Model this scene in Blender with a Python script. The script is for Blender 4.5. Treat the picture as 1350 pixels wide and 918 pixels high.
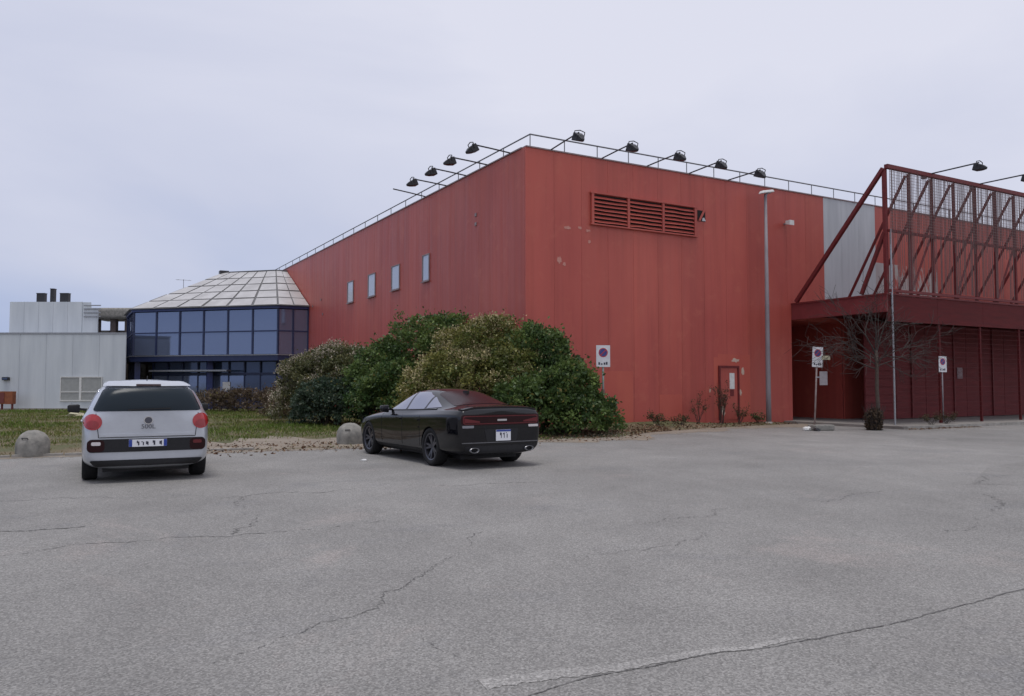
import bpy, bmesh, math, random
import numpy as np
from mathutils import Matrix, Vector
from mathutils.bvhtree import BVHTree
R = math.radians
for o in list(bpy.data.objects): bpy.data.objects.remove(o)
SC = bpy.context.scene
COL = SC.collection
random.seed(7); RNG = np.random.default_rng(7)

# ------------------------------------------------------------ camera, sky, sun, exposure
cd = bpy.data.cameras.new('camera'); cam = bpy.data.objects.new('camera', cd); COL.objects.link(cam)
cam.location = (0, 0, 1.55); cam.rotation_euler = (R(90 + 2.66), 0, 0)
cd.sensor_width = 36; cd.lens = 28.08; cd.clip_start = .05; cd.clip_end = 2000
SC.camera = cam
SUN_EL, SUN_AZ = 80, 200           # overcast: a broad glow high behind the camera
w = bpy.data.worlds.new('World'); SC.world = w; w.use_nodes = True
nt = w.node_tree; nt.nodes.clear()
def N(t, ty, **kw):
    n = t.nodes.new(ty)
    for k, v in kw.items(): setattr(n, k, v)
    return n
out = N(nt, 'ShaderNodeOutputWorld'); bg = N(nt, 'ShaderNodeBackground'); bg.inputs['Strength'].default_value = .1
sky = N(nt, 'ShaderNodeTexSky', sky_type='NISHITA'); sky.sun_disc = False
sky.sun_elevation = R(SUN_EL); sky.sun_rotation = R(SUN_AZ)
tc = N(nt, 'ShaderNodeTexCoord'); mp = N(nt, 'ShaderNodeMapping'); mp.inputs['Scale'].default_value = (1, 1, 2.6)
mp.inputs['Location'].default_value = (.35, .2, .1)
no = N(nt, 'ShaderNodeTexNoise'); no.inputs['Scale'].default_value = 1.7; no.inputs['Detail'].default_value = 5; no.inputs['Roughness'].default_value = .5
no.inputs['Distortion'].default_value = .4
nt.links.new(tc.outputs['Generated'], mp.inputs['Vector']); nt.links.new(mp.outputs['Vector'], no.inputs['Vector'])
sep = N(nt, 'ShaderNodeSeparateXYZ'); nt.links.new(tc.outputs['Generated'], sep.inputs[0])
el = N(nt, 'ShaderNodeMapRange'); el.inputs['From Min'].default_value = 0; el.inputs['From Max'].default_value = .42
nt.links.new(sep.outputs['Z'], el.inputs['Value'])
add = N(nt, 'ShaderNodeMath', operation='MULTIPLY_ADD'); add.inputs[1].default_value = .95; nt.links.new(no.outputs['Fac'], add.inputs[0])
mul = N(nt, 'ShaderNodeMath', operation='MULTIPLY'); mul.inputs[1].default_value = .55; nt.links.new(el.outputs[0], mul.inputs[0])
nt.links.new(mul.outputs[0], add.inputs[2])
thin = N(nt, 'ShaderNodeMath', operation='MULTIPLY_ADD'); thin.inputs[1].default_value = .42      # cloud thins towards one side
nt.links.new(sep.outputs['X'], thin.inputs[0]); nt.links.new(add.outputs[0], thin.inputs[2])
cr = N(nt, 'ShaderNodeValToRGB')
cr.color_ramp.elements[0].position = .34; cr.color_ramp.elements[0].color = (.40, .47, .68, 1)
cr.color_ramp.elements[1].position = 1.0; cr.color_ramp.elements[1].color = (.73, .74, .85, 1)
e = cr.color_ramp.elements.new(.64); e.color = (.575, .605, .75, 1)
nt.links.new(thin.outputs[0], cr.inputs['Fac'])
sc10 = N(nt, 'ShaderNodeVectorMath', operation='SCALE'); sc10.inputs['Scale'].default_value = 10.5
nt.links.new(cr.outputs['Color'], sc10.inputs[0])
mx = N(nt, 'ShaderNodeMixRGB'); mx.inputs['Fac'].default_value = .93
nt.links.new(sky.outputs['Color'], mx.inputs['Color1']); nt.links.new(sc10.outputs[0], mx.inputs['Color2'])
nt.links.new(mx.outputs[0], bg.inputs['Color']); nt.links.new(bg.outputs[0], out.inputs['Surface'])
sd = bpy.data.lights.new('sun', 'SUN'); sun = bpy.data.objects.new('sun', sd); COL.objects.link(sun)
sd.energy = 1.5; sd.angle = R(20); sd.color = (1, .97, .93)
az = R(SUN_AZ)                      # direction towards the sun: behind and to the left of the camera's right
sdir = Vector((math.sin(az) * math.cos(R(SUN_EL)), math.cos(az) * math.cos(R(SUN_EL)), math.sin(R(SUN_EL))))
sun.rotation_euler = sdir.to_track_quat('Z', 'Y').to_euler()
SC.view_settings.view_transform = 'Standard'; SC.view_settings.look = 'None'
SC.view_settings.exposure = 0; SC.view_settings.gamma = 1; SC.view_settings.use_curve_mapping = False

# ------------------------------------------------------------ helpers
TH = math.atan2(.493, .870); CX, CY = .455, 26.64       # the warehouse corner and its turn
EX = Vector((math.cos(TH), math.sin(TH), 0)); EY = Vector((-math.sin(TH), math.cos(TH), 0))
def W(x, y, z=0): return Vector((CX, CY, 0)) + EX * x + EY * y + Vector((0, 0, z))   # warehouse axes -> world

class MB:
    def __init__(s): s.v = []; s.f = []
    def quads(s, vs, fs):
        b = len(s.v); s.v += [tuple(p) for p in vs]; s.f += [tuple(b + i for i in q) for q in fs]; return s
    def box(s, x0, x1, y0, y1, z0, z1, M=None):
        vs = [Vector((x, y, z)) for z in (z0, z1) for y in (y0, y1) for x in (x0, x1)]
        if M: vs = [M @ p for p in vs]
        return s.quads(vs, [(0, 2, 3, 1), (4, 5, 7, 6), (0, 1, 5, 4), (2, 6, 7, 3), (0, 4, 6, 2), (1, 3, 7, 5)])
    def hexa(s, lo, hi):              # two rings of n points
        n = len(lo); return s.quads(list(lo) + list(hi), [tuple(range(n - 1, -1, -1)), tuple(range(n, 2 * n))] + [(i, (i + 1) % n, n + (i + 1) % n, n + i) for i in range(n)])
    def tube(s, pts, r, n=6, cap=True):
        pts = [Vector(p) for p in pts]; rs = r if isinstance(r, (list, tuple)) else [r] * len(pts)
        rings = []; prev = None
        for i, p in enumerate(pts):
            d = (pts[min(i + 1, len(pts) - 1)] - pts[max(i - 1, 0)])
            if d.length < 1e-9: d = Vector((0, 0, 1))
            d.normalize()
            a = prev if prev is not None else (Vector((1, 0, 0)) if abs(d.x) < .9 else Vector((0, 1, 0)))
            u = d.cross(a);
            if u.length < 1e-6: u = d.cross(Vector((0, 1, .3)))
            u.normalize(); v2 = u.cross(d); prev = v2
            rings.append([p + (u * math.cos(2 * math.pi * k / n) + v2 * math.sin(2 * math.pi * k / n)) * rs[i] for k in range(n)])
        b = len(s.v)
        for rg in rings: s.v += [tuple(q) for q in rg]
        for i in range(len(rings) - 1):
            for k in range(n):
                s.f.append((b + i * n + k, b + (i + 1) * n + k, b + (i + 1) * n + (k + 1) % n, b + i * n + (k + 1) % n))
        if cap:
            s.f.append(tuple(b + k for k in range(n))); s.f.append(tuple(b + (len(rings) - 1) * n + k for k in range(n - 1, -1, -1)))
        return s
    def lathe(s, prof, n=24, M=None, cap=True):   # profile of (r, h) turned about z
        b = len(s.v)
        for r, h in prof:
            for k in range(n):
                p = Vector((r * math.cos(2 * math.pi * k / n), r * math.sin(2 * math.pi * k / n), h)); s.v.append(tuple(M @ p if M else p))
        for i in range(len(prof) - 1):
            for k in range(n): s.f.append((b + i * n + k, b + i * n + (k + 1) % n, b + (i + 1) * n + (k + 1) % n, b + (i + 1) * n + k))
        if cap:
            s.f.append(tuple(b + k for k in range(n - 1, -1, -1))); s.f.append(tuple(b + (len(prof) - 1) * n + k for k in range(n)))
        return s
    def mesh(s, name, smooth=False):
        me = bpy.data.meshes.new(name); me.from_pydata(s.v, [], s.f); me.update()
        if smooth: me.polygons.foreach_set('use_smooth', [True] * len(me.polygons))
        return me
    def build(s, name, mat, parent=None, smooth=False, loc=None, rz=None):
        return link(name, s.mesh(name, smooth), mat, parent, loc, rz)

def link(name, me, mat, parent=None, loc=None, rz=None):
    o = bpy.data.objects.new(name, me); COL.objects.link(o)
    if mat and not len(me.materials): me.materials.append(mat)
    if parent: o.parent = parent
    if loc is not None: o.location = loc
    if rz is not None: o.rotation_euler = (0, 0, rz)
    return o
def thing(name, label, cat, loc=(0, 0, 0), rz=0, group=None):
    o = bpy.data.objects.new(name, None); COL.objects.link(o); o.location = loc; o.rotation_euler = (0, 0, rz)
    o.empty_display_size = .2
    return tag(o, label, cat, group)
def tag(o, label, cat, group=None, kind=None):
    o['label'] = label; o['category'] = cat
    if group: o['group'] = group
    if kind: o['kind'] = kind
    return o
def struct(o): o['kind'] = 'structure'; return o
def copy_tree(o, parent=None):
    c = o.copy(); COL.objects.link(c); c.parent = parent
    for ch in list(o.children): copy_tree(ch, c)
    return c
def finish(o, bevel=0, seg=2, sub=0, smooth=False):
    """apply bevel / subdivision through the depsgraph"""
    if sub: m = o.modifiers.new('s', 'SUBSURF'); m.levels = m.render_levels = sub
    if bevel: m = o.modifiers.new('b', 'BEVEL'); m.width = bevel; m.segments = seg; m.limit_method = 'ANGLE'
    dg = bpy.context.evaluated_depsgraph_get(); dg.update()
    me = bpy.data.meshes.new_from_object(o.evaluated_get(dg)); o.modifiers.clear(); o.data = me
    if smooth: me.polygons.foreach_set('use_smooth', [True] * len(me.polygons))
    return o

# ------------------------------------------------------------ materials
MATS = {}
def newmat(name):
    m = bpy.data.materials.new(name); m.use_nodes = True; t = m.node_tree; t.nodes.clear()
    o = N(t, 'ShaderNodeOutputMaterial'); b = N(t, 'ShaderNodeBsdfPrincipled'); t.links.new(b.outputs[0], o.inputs[0])
    MATS[name] = m; return m, t, b
def coords(t, kind='Object', scale=(1, 1, 1)):
    mp = N(t, 'ShaderNodeMapping'); mp.inputs['Scale'].default_value = scale
    if kind == 'World': g = N(t, 'ShaderNodeNewGeometry'); t.links.new(g.outputs['Position'], mp.inputs['Vector'])
    else: g = N(t, 'ShaderNodeTexCoord'); t.links.new(g.outputs[kind], mp.inputs['Vector'])
    return mp.outputs['Vector']
def noise(t, vec, scale, detail=4, rough=.55, dist=0):
    n = N(t, 'ShaderNodeTexNoise'); n.inputs['Scale'].default_value = scale; n.inputs['Detail'].default_value = detail
    n.inputs['Roughness'].default_value = rough; n.inputs['Distortion'].default_value = dist; t.links.new(vec, n.inputs['Vector']); return n.outputs['Fac']
def ramp(t, fac, stops):
    r = N(t, 'ShaderNodeValToRGB'); els = r.color_ramp.elements
    while len(els) < len(stops): els.new(.5)
    for e, (p, c) in zip(els, stops):
        e.position = p; e.color = (*c, 1) if isinstance(c, (tuple, list)) else (c, c, c, 1)
    t.links.new(fac, r.inputs['Fac']); return r.outputs['Color']
def mixc(t, fac, a, b, mode='MIX'):
    m = N(t, 'ShaderNodeMixRGB', blend_type=mode)
    for i, x in ((0, fac), (1, a), (2, b)):
        if isinstance(x, (int, float)): m.inputs[i].default_value = x if i == 0 else (x, x, x, 1)
        elif isinstance(x, (tuple, list)): m.inputs[i].default_value = (*x, 1)
        else: t.links.new(x, m.inputs[i])
    return m.outputs[0]
def bump(t, b, h, strength=.3, dist=.01):
    n = N(t, 'ShaderNodeBump'); n.inputs['Strength'].default_value = strength; n.inputs['Distance'].default_value = dist
    t.links.new(h, n.inputs['Height']); t.links.new(n.outputs[0], b.inputs['Normal'])
def pbr(name, c1, c2=None, scale=6, rough=.6, metal=0, bmp=0, bscale=60, coord='World', spec=.5, stretch=(1, 1, 1), coat=0, rvar=0):
    if name in MATS: return MATS[name]
    m, t, b = newmat(name)
    b.inputs['Base Color'].default_value = (*c1, 1); b.inputs['Roughness'].default_value = rough; b.inputs['Metallic'].default_value = metal
    b.inputs['Specular IOR Level'].default_value = spec
    if coat: b.inputs['Coat Weight'].default_value = coat; b.inputs['Coat Roughness'].default_value = .03
    v = coords(t, coord, stretch)
    if c2:
        n = noise(t, v, scale); t.links.new(ramp(t, n, [(.32, c1), (.68, c2)]), b.inputs['Base Color'])
        if rvar: t.links.new(ramp(t, n, [(.3, rough - rvar), (.7, rough + rvar)]), b.inputs['Roughness'])
    if bmp: bump(t, b, noise(t, v, bscale, 6), bmp, .02)
    return m

def red_wall(name, peel=0):
    m, t, b = newmat(name)
    v = coords(t, 'World'); vs = coords(t, 'World', (1.6, 1.6, .07)); vb = coords(t, 'World', (1, 1, .5))
    oi = N(t, 'ShaderNodeObjectInfo')
    base = ramp(t, noise(t, vb, .35, 4), [(.3, (.385, .070, .056)), (.7, (.47, .098, .070))])
    strk = ramp(t, noise(t, vs, 2.2, 6, .65), [(.28, .86), (.5, 1.0), (.75, 1.05)])
    c = mixc(t, 1, base, strk, 'MULTIPLY')
    c = mixc(t, 1, c, ramp(t, oi.outputs['Random'], [(0, .93), (1, 1.06)]), 'MULTIPLY')
    # sun-bleached and scuffed blotches
    sc = ramp(t, noise(t, v, 1.3, 8, .7, .3), [(.55, 0), (.68, .4)])
    c = mixc(t, sc, c, (.50, .13, .085))
    chip = ramp(t, noise(t, v, 4.5, 8, .8, .6), [(.715, 0), (.73, .8)])
    c = mixc(t, chip, c, (.55, .33, .27))
    if peel:
        vp = coords(t, 'World', (2.2, 2.2, .5))
        pk = ramp(t, noise(t, vp, 1.5, 8, .7, .5), [(peel - .02, 0), (peel + .02, 1)])
        c = mixc(t, pk, c, (.44, .40, .38))
    t.links.new(c, b.inputs['Base Color'])
    t.links.new(ramp(t, noise(t, vs, 3, 4), [(.3, .40), (.7, .55)]), b.inputs['Roughness'])
    b.inputs['Specular IOR Level'].default_value = .42
    bump(t, b, noise(t, coords(t, 'World', (1, 1, .3)), 2.5, 3), .25, .015)
    return m
COREW = pbr('core_red', (.13, .03, .03), rough=.8)
RED = red_wall('red_cladding'); REDPEEL = red_wall('red_cladding_peeling', .52)
WHITEPAN = pbr('white_cladding', (.52, .54, .56), (.42, .44, .46), 2.2, .5, stretch=(1.5, 1.5, .12), bmp=.1, bscale=3)
REDTRIM = pbr('red_trim', (.20, .036, .038), (.16, .03, .032), 3, .5, bmp=.15, bscale=30)
REDSTEEL = pbr('red_steel', (.17, .026, .027), (.12, .020, .021), 8, .55, spec=.3, bmp=.1, bscale=60)
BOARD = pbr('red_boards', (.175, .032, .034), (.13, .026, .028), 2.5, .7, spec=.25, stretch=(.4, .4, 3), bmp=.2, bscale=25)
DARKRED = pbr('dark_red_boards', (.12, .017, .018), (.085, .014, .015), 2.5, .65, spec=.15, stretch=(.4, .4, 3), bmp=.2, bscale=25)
DARK = pbr('dark_void', (.012, .010, .010), rough=.9)
GALV = pbr('galvanised_steel', (.38, .39, .41), (.28, .29, .31), 12, .45, .6, bmp=.05)
COPING = pbr('coping_metal', (.22, .15, .15), (.30, .24, .24), 3, .5, .2)
BLACKM = pbr('black_metal', (.018, .018, .021), (.03, .03, .034), 15, .45)
CONC = pbr('concrete', (.36, .34, .31), (.25, .235, .21), 5, .85, bmp=.5, bscale=35)
CONCD = pbr('weathered_concrete', (.30, .285, .255), (.17, .165, .15), 7, .9, coord='Object', bmp=.6, bscale=25)
ROOFD = pbr('roof_felt', (.10, .10, .10), (.14, .14, .14), 2, .9)
BLUEST = pbr('blue_steel', (.030, .052, .18), (.024, .040, .13), 5, .4)
BLUEDK = pbr('dark_blue_steel', (.015, .024, .075), (.02, .032, .095), 5, .45)
PANEL = pbr('white_sheet', (.60, .64, .67), (.50, .54, .575), 1.6, .45, stretch=(1.2, 1.2, .15), bmp=.06, bscale=4)
ROOFPAN = pbr('roof_glazing_panel', (.40, .39, .38), (.52, .51, .50), 1.1, .42, .15, bmp=.05, bscale=4)
ROOFJ = pbr('roof_joint', (.12, .12, .12), rough=.6)
PAPER = pbr('paper', (.72, .72, .70), (.60, .60, .58), 9, .7)
BARK = pbr('bark', (.10, .075, .058), (.055, .042, .035), 25, .9, bmp=.6, bscale=60)
TWIG = pbr('grey_twig', (.060, .048, .042), (.036, .030, .027), 25, .9)
STEM = pbr('shrub_stem', (.07, .05, .033), (.04, .03, .02), 20, .9)
GLASSW = None
def glass(name, c, rough=.06, metal=0, spec=.5, var=None):
    m, t, b = newmat(name); b.inputs['Base Color'].default_value = (*c, 1); b.inputs['Roughness'].default_value = rough
    b.inputs['Metallic'].default_value = metal; b.inputs['Specular IOR Level'].default_value = spec
    if var:
        oi = N(t, 'ShaderNodeObjectInfo'); t.links.new(mixc(t, oi.outputs['Random'], c, var), b.inputs['Base Color'])
    if var: bump(t, b, noise(t, coords(t, 'World'), .9, 2), .05, .05)
    return m
PANE = glass('tinted_blue_glazing', (.175, .215, .315), .07, .62, .6, (.215, .26, .37))
PANED = glass('dark_glazing', (.055, .08, .14), .08, .3, .5, (.08, .105, .18))
PANEL_W = glass('pale_window', (.46, .50, .58), .12, .35, .5, (.55, .58, .64))

def asphalt(name='asphalt', gain=1.0):
    m, t, b = newmat(name); v = coords(t, 'World')
    big = ramp(t, noise(t, v, .16, 5, .6, .4), [(.3, (.210, .203, .193)), (.7, (.285, .275, .260))])
    mid = ramp(t, noise(t, coords(t, 'World', (1, .6, 1)), .9, 6, .6), [(.3, .86), (.7, 1.09)])
    c = mixc(t, 1, big, mid, 'MULTIPLY')
    st = ramp(t, noise(t, v, .42, 6, .7, .8), [(.57, 0), (.68, .55)])
    c = mixc(t, st, c, (.32, .285, .265))
    dk = ramp(t, noise(t, coords(t, 'World', (.8, 1.3, 1)), .6, 7, .75, .5), [(.55, 0), (.70, .5)])
    c = mixc(t, dk, c, (.17, .17, .175))
    vo = N(t, 'ShaderNodeTexVoronoi'); vo.inputs['Scale'].default_value = 85; t.links.new(v, vo.inputs['Vector'])
    agg = ramp(t, vo.outputs['Color'], [(.1, .48), (.5, 1.0), (.92, 1.75)])
    c = mixc(t, .6, c, mixc(t, 1, c, agg, 'MULTIPLY'))
    fine = ramp(t, noise(t, v, 60, 4, .8), [(.3, .70), (.55, 1.0), (.75, 1.35)])
    c = mixc(t, .7, c, mixc(t, 1, c, fine, 'MULTIPLY'))
    if gain != 1: c = mixc(t, 1, c, (gain, gain, gain), 'MULTIPLY')
    t.links.new(c, b.inputs['Base Color']); b.inputs['Roughness'].default_value = .82; b.inputs['Specular IOR Level'].default_value = .35
    h = N(t, 'ShaderNodeMath', operation='ADD'); t.links.new(vo.outputs['Distance'], h.inputs[0]); t.links.new(noise(t, v, 30, 6, .7), h.inputs[1])
    bump(t, b, h.outputs[0], .55, .012)
    return m
ASPH = asphalt(); ASPHL = asphalt('asphalt_worn_seam', 1.26); ASPHD = asphalt('asphalt_resurfaced', .90)
CRACK = pbr('crack_fill', (.085, .08, .078), (.16, .155, .15), 9, .95)
def soil():
    m, t, b = newmat('verge_soil'); v = coords(t, 'World')
    c = ramp(t, noise(t, v, .45, 6, .6, .5), [(.28, (.075, .085, .03)), (.46, (.10, .10, .042)), (.6, (.165, .125, .075)), (.75, (.24, .19, .135))])
    c = mixc(t, .6, c, mixc(t, 1, c, ramp(t, noise(t, v, 9, 8, .8), [(.3, .5), (.7, 1.5)]), 'MULTIPLY'))
    t.links.new(c, b.inputs['Base Color']); b.inputs['Roughness'].default_value = .95
    bump(t, b, noise(t, v, 14, 8, .75), .8, .05); return m
SOIL = soil()
DIRT = pbr('bare_dirt', (.19, .155, .118), (.27, .23, .185), 1.6, .95, bmp=.7, bscale=18)
PAVE = pbr('old_paving', (.27, .25, .23), (.19, .175, .16), 1.8, .9, bmp=.5, bscale=22)

def leaf_mat(name, rough=.42, trans=.33, spec=.35):
    m = bpy.data.materials.new(name); m.use_nodes = True; t = m.node_tree; t.nodes.clear(); MATS[name] = m
    o = N(t, 'ShaderNodeOutputMaterial'); b = N(t, 'ShaderNodeBsdfPrincipled'); tr = N(t, 'ShaderNodeBsdfTranslucent'); mxs = N(t, 'ShaderNodeMixShader')
    at = N(t, 'ShaderNodeAttribute'); at.attribute_name = 'tint'
    t.links.new(at.outputs['Color'], b.inputs['Base Color']); t.links.new(at.outputs['Color'], tr.inputs['Color'])
    b.inputs['Roughness'].default_value = rough; b.inputs['Specular IOR Level'].default_value = spec
    mxs.inputs[0].default_value = trans; t.links.new(b.outputs[0], mxs.inputs[1]); t.links.new(tr.outputs[0], mxs.inputs[2]); t.links.new(mxs.outputs[0], o.inputs[0])
    return m
LEAF = leaf_mat('leaf'); GRASSM = leaf_mat('grass_blade', .7, .2, .2); DRYM = leaf_mat('dry_leaf', .8, .1, .2)

def leaf_mesh(name, P, D, size, asp, tint, bend=.25):
    """P points, D leaf directions (unit), size per leaf, tint per leaf (n,3): each leaf is a folded blade of four corner points"""
    n = len(P); up = RNG.normal(size=(n, 3)); S = np.cross(D, up); S /= np.linalg.norm(S, axis=1)[:, None] + 1e-9
    Nn = np.cross(S, D); L = size[:, None]
    a = P; mid = P + D * L * .5 + Nn * L * bend * .4; tip = P + D * L - Nn * L * bend * .2
    V = np.stack([a, mid - S * L * asp, tip, mid + S * L * asp], 1).reshape(-1, 3)
    me = bpy.data.meshes.new(name); me.vertices.add(4 * n); me.vertices.foreach_set('co', V.astype(np.float32).ravel())
    me.loops.add(4 * n); me.loops.foreach_set('vertex_index', np.arange(4 * n, dtype=np.int32))
    me.polygons.add(n); me.polygons.foreach_set('loop_start', np.arange(0, 4 * n, 4, dtype=np.int32))
    try: me.polygons.foreach_set('loop_total', np.full(n, 4, dtype=np.int32))
    except Exception: pass
    ca = me.color_attributes.new('tint', 'FLOAT_COLOR', 'CORNER')
    col = np.ones((n, 4, 4), np.float32); col[:, :, :3] = tint[:, None, :]
    ca.data.foreach_set('color', col.ravel()); me.update(calc_edges=True); me.validate(); return me
def unit(a): return a / (np.linalg.norm(a, axis=1)[:, None] + 1e-9)
PH = RNG.uniform(0, 6.28, (24,)); KV = RNG.normal(size=(24, 3))
def lump(P, f):                       # cheap smooth 3-d noise, about -1..1
    s = np.zeros(len(P))
    for i in range(12): s += np.sin(P @ (KV[i] * f) + PH[i]) * (1 if i < 6 else .6) * np.cos(P @ (KV[i + 12] * f * .8) + PH[i + 12])
    return s / 3.2

# ------------------------------------------------------------ ground
EDGE = [(-70, -2.9), (-30, -2.9), (-14.6, -2.9), (-12.9, -2.85), (-10.1, -3.45), (-8.4, -3.67), (-7.0, -3.85), (-2.1, -3.9), (1.1, -3.9), (3.3, -2.5), (6, -1.75), (9.6, -1.2), (11.6, -1.0)]
struct(MB().quads([(-700, -700, -.06), (700, -700, -.06), (700, 700, -.06), (-700, 700, -.06)], [(0, 1, 2, 3)]).build('ground', SOIL))
mb = MB()
pts = [W(x, y) for x, y in EDGE] + [W(12.6, -.2), W(60, -.2), W(60, -90), W(-70, -90)]
mb.quads([(p.x, p.y, 0) for p in pts], [tuple(range(len(pts) - 1, -1, -1))])
lot = struct(mb.build('parking_lot', ASPH))

def resample(pts, step):
    out = []
    for (a, b) in zip(pts[:-1], pts[1:]):
        a, b = Vector(a), Vector(b); k = max(1, int((b - a).length / step))
        out += [a.lerp(b, i / k) for i in range(k)]
    return out + [Vector(pts[-1])]
def crack(pts, w0, w1, seed, wob=.035, z=.004, mat=CRACK, name='crack', gap=0, jit=.9):
    rnd = random.Random(seed); P = resample([Vector((x, y)) for x, y in pts], .022); n = len(P)
    mbk = MB(); ph = rnd.uniform(0, 9); lo = []; hi = []; off = 0
    for i, p in enumerate(P):
        d = (P[min(i + 1, n - 1)] - P[max(i - 1, 0)]).normalized(); nn = Vector((-d.y, d.x))
        off = off * .93 + rnd.uniform(-1, 1) * wob * .3
        c = p + nn * (off + wob * .5 * math.sin(i * .10 + ph) * math.sin(i * .037 + ph))
        wd = (w0 + (w1 - w0) * i / n) * rnd.uniform(1.1 - jit, 1.1)
        if gap and math.sin(i * .045 + ph * 2) + rnd.uniform(-.9, .9) < gap - 1: wd *= .04
        lo.append((c.x - nn.x * wd * .5, c.y - nn.y * wd * .5, z)); hi.append((c.x + nn.x * wd * .5, c.y + nn.y * wd * .5, z))
    mbk.quads(lo + hi, [(i, i + 1, n + i + 1, n + i) for i in range(n - 1)])
    return mbk.build(name, mat, lot)
crack([(0.06, 4.02), (0.38, 4.32), (0.78, 4.49), (1.16, 4.69), (1.51, 4.81), (1.88, 4.95), (2.5, 5.28), (3.19, 5.73), (4.01, 6.24), (6.5, 7.8)], .012, .022, 1, .022)
mb = MB(); pq = [(7.2, 12.6), (9.9, 11.9), (13.5, 12.6), (19, 16.5), (21, 20.5), (13, 18.4), (9.0, 15.2)]
mb.quads([(x, y, .0022) for x, y in pq], [tuple(range(len(pq)))]).build('resurfaced_patch', ASPHD, lot)
crack([(-.15, 4.20), (0.1, 4.30), (.6, 4.50), (1.1, 4.70), (1.8, 4.95)], .15, .05, 11, .03, .0025, ASPHL, 'worn_seam', jit=.3)
crack([(-4.66, 7.25), (-4.36, 7.54), (-4.07, 7.94), (-3.65, 8.17), (-2.92, 8.29), (-2.09, 8.73), (-1.43, 9.21)], .022, .018, 2, .08, gap=.35)
crack([(-1.64, 4.45), (-1.45, 4.79), (-1.26, 5.28), (-0.95, 5.77), (-0.71, 6.56), (-0.28, 8.5)], .010, .016, 3, .08, gap=.5)
crack([(-0.95, 5.77), (-0.64, 5.28), (-0.36, 4.59)], .008, .006, 4, .08, gap=.75)
crack([(-5.44, 8.5), (-5.0, 8.64), (-4.67, 8.82)], .03, .045, 5, .05)
crack([(-2.87, 8.38), (-3.11, 9.58), (-3.77, 11.2)], .02, .015, 6, .12, gap=.6)
crack([(1.4, 9.0), (2.8, 10.2), (4.4, 11.0), (6.4, 12.6)], .014, .02, 7, .15, gap=.8)
crack([(.2, 6.6), (.7, 7.4), (1.6, 7.7), (2.2, 8.6)], .008, .01, 8, .1, gap=.75)
crack([(4.5, 8.5), (6.2, 10.2), (7.0, 12.5), (9.5, 15.0)], .016, .025, 9, .15, gap=.7)
crack([(-8, 10.6), (-5.2, 11.1), (-3.77, 11.2), (-1.6, 12.4), (1.5, 13.0)], .02, .025, 10, .15, gap=.75)

# verge of soil, dirt and grass between the lot and the buildings
def inter(x):
    for (a, b) in zip(EDGE[:-1], EDGE[1:]):
        if a[0] <= x <= b[0]: return a[1] + (b[1] - a[1]) * (x - a[0]) / (b[0] - a[0])
    return -1
def vh(x, y):                         # height of the verge above the lot (warehouse axes)
    d = y - inter(x)
    h = .05 * min(1, d / .35) + .02 * math.sin(x * 1.3) * math.cos(y * 1.7) * min(1, max(d, 0))
    if x > -2: h += .17 * math.exp(-((x - 4.5) / 4.5) ** 2) * min(1, max(d, 0) / 1.6)
    return max(h, .012)
mb = MB(); xs = [-70, -50, -40] + list(np.linspace(-34, 11.6, 130)); rows = 60
g = []
for x in xs:
    e0 = inter(x); y1 = 48 if x < 0.05 else .04
    g.append([(x, e0 + (y1 - e0) * (j / (rows - 1)) ** 1.6 + (random.uniform(-.07, .07) if j == 0 and x < 3 else 0)) for j in range(rows)])
vs = [];
for col in g:
    for j, (x, y) in enumerate(col):
        p = W(x, y); vs.append((p.x, p.y, .006 if j == 0 else vh(x, y) + (random.uniform(-.006, .006))))
fs = [(i * rows + j, (i + 1) * rows + j, (i + 1) * rows + j + 1, i * rows + j + 1) for i in range(len(xs) - 1) for j in range(rows - 1)]
struct(mb.quads(vs, fs).build('verge', SOIL, smooth=True))
# thin skirt of washed-out dirt over the edge of the asphalt
mb = MB(); a = []; b = []
ex = np.linspace(-34, 12.3, 240)
for x in ex:
    e0 = inter(x) if x < 11.6 else -1.0; j = random.uniform(-.25, .25)
    wd = .28 if x < -4 else (.9 if x < 9 else 1.4)
    a.append(W(x, e0 + .12, .02)); b.append(W(x, e0 - wd * (1 + .6 * math.sin(x * 1.9) * math.sin(x * .73)) + j * wd, .004))
mb.quads(a + b, [(i, len(a) + i, len(a) + i + 1, i + 1) for i in range(len(a) - 1)])
struct(mb.build('dirt_edge', DIRT))
mb = MB(); cols = []; nx = 90; ny = 16
for i in range(nx):
    x = -11.6 + 8.4 * i / (nx - 1); e0 = inter(x); dep = 3.4 * min(1, (i + 1) / 14, (nx - i) / 10) * (1 + .25 * math.sin(x * 2.1) + .18 * math.sin(x * 5.3))
    cols.append([W(x, e0 + .1 + dep * j / (ny - 1) + (random.uniform(-.12, .12) if j == ny - 1 else 0), 0) for j in range(ny)])
vs = []
for i, c_ in enumerate(cols):
    x = -11.6 + 8.4 * i / (nx - 1)
    for j, p in enumerate(c_):
        yl = (p - W(0, 0)).dot(EY); vs.append((p.x, p.y, vh(x, yl) + (.022 if 0 < j < ny - 1 else -.01) + random.uniform(-.006, .006)))
struct(mb.quads(vs, [(i * ny + j, (i + 1) * ny + j, (i + 1) * ny + j + 1, i * ny + j + 1) for i in range(nx - 1) for j in range(ny - 1)]).build('bare_dirt', DIRT, smooth=True))
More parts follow.
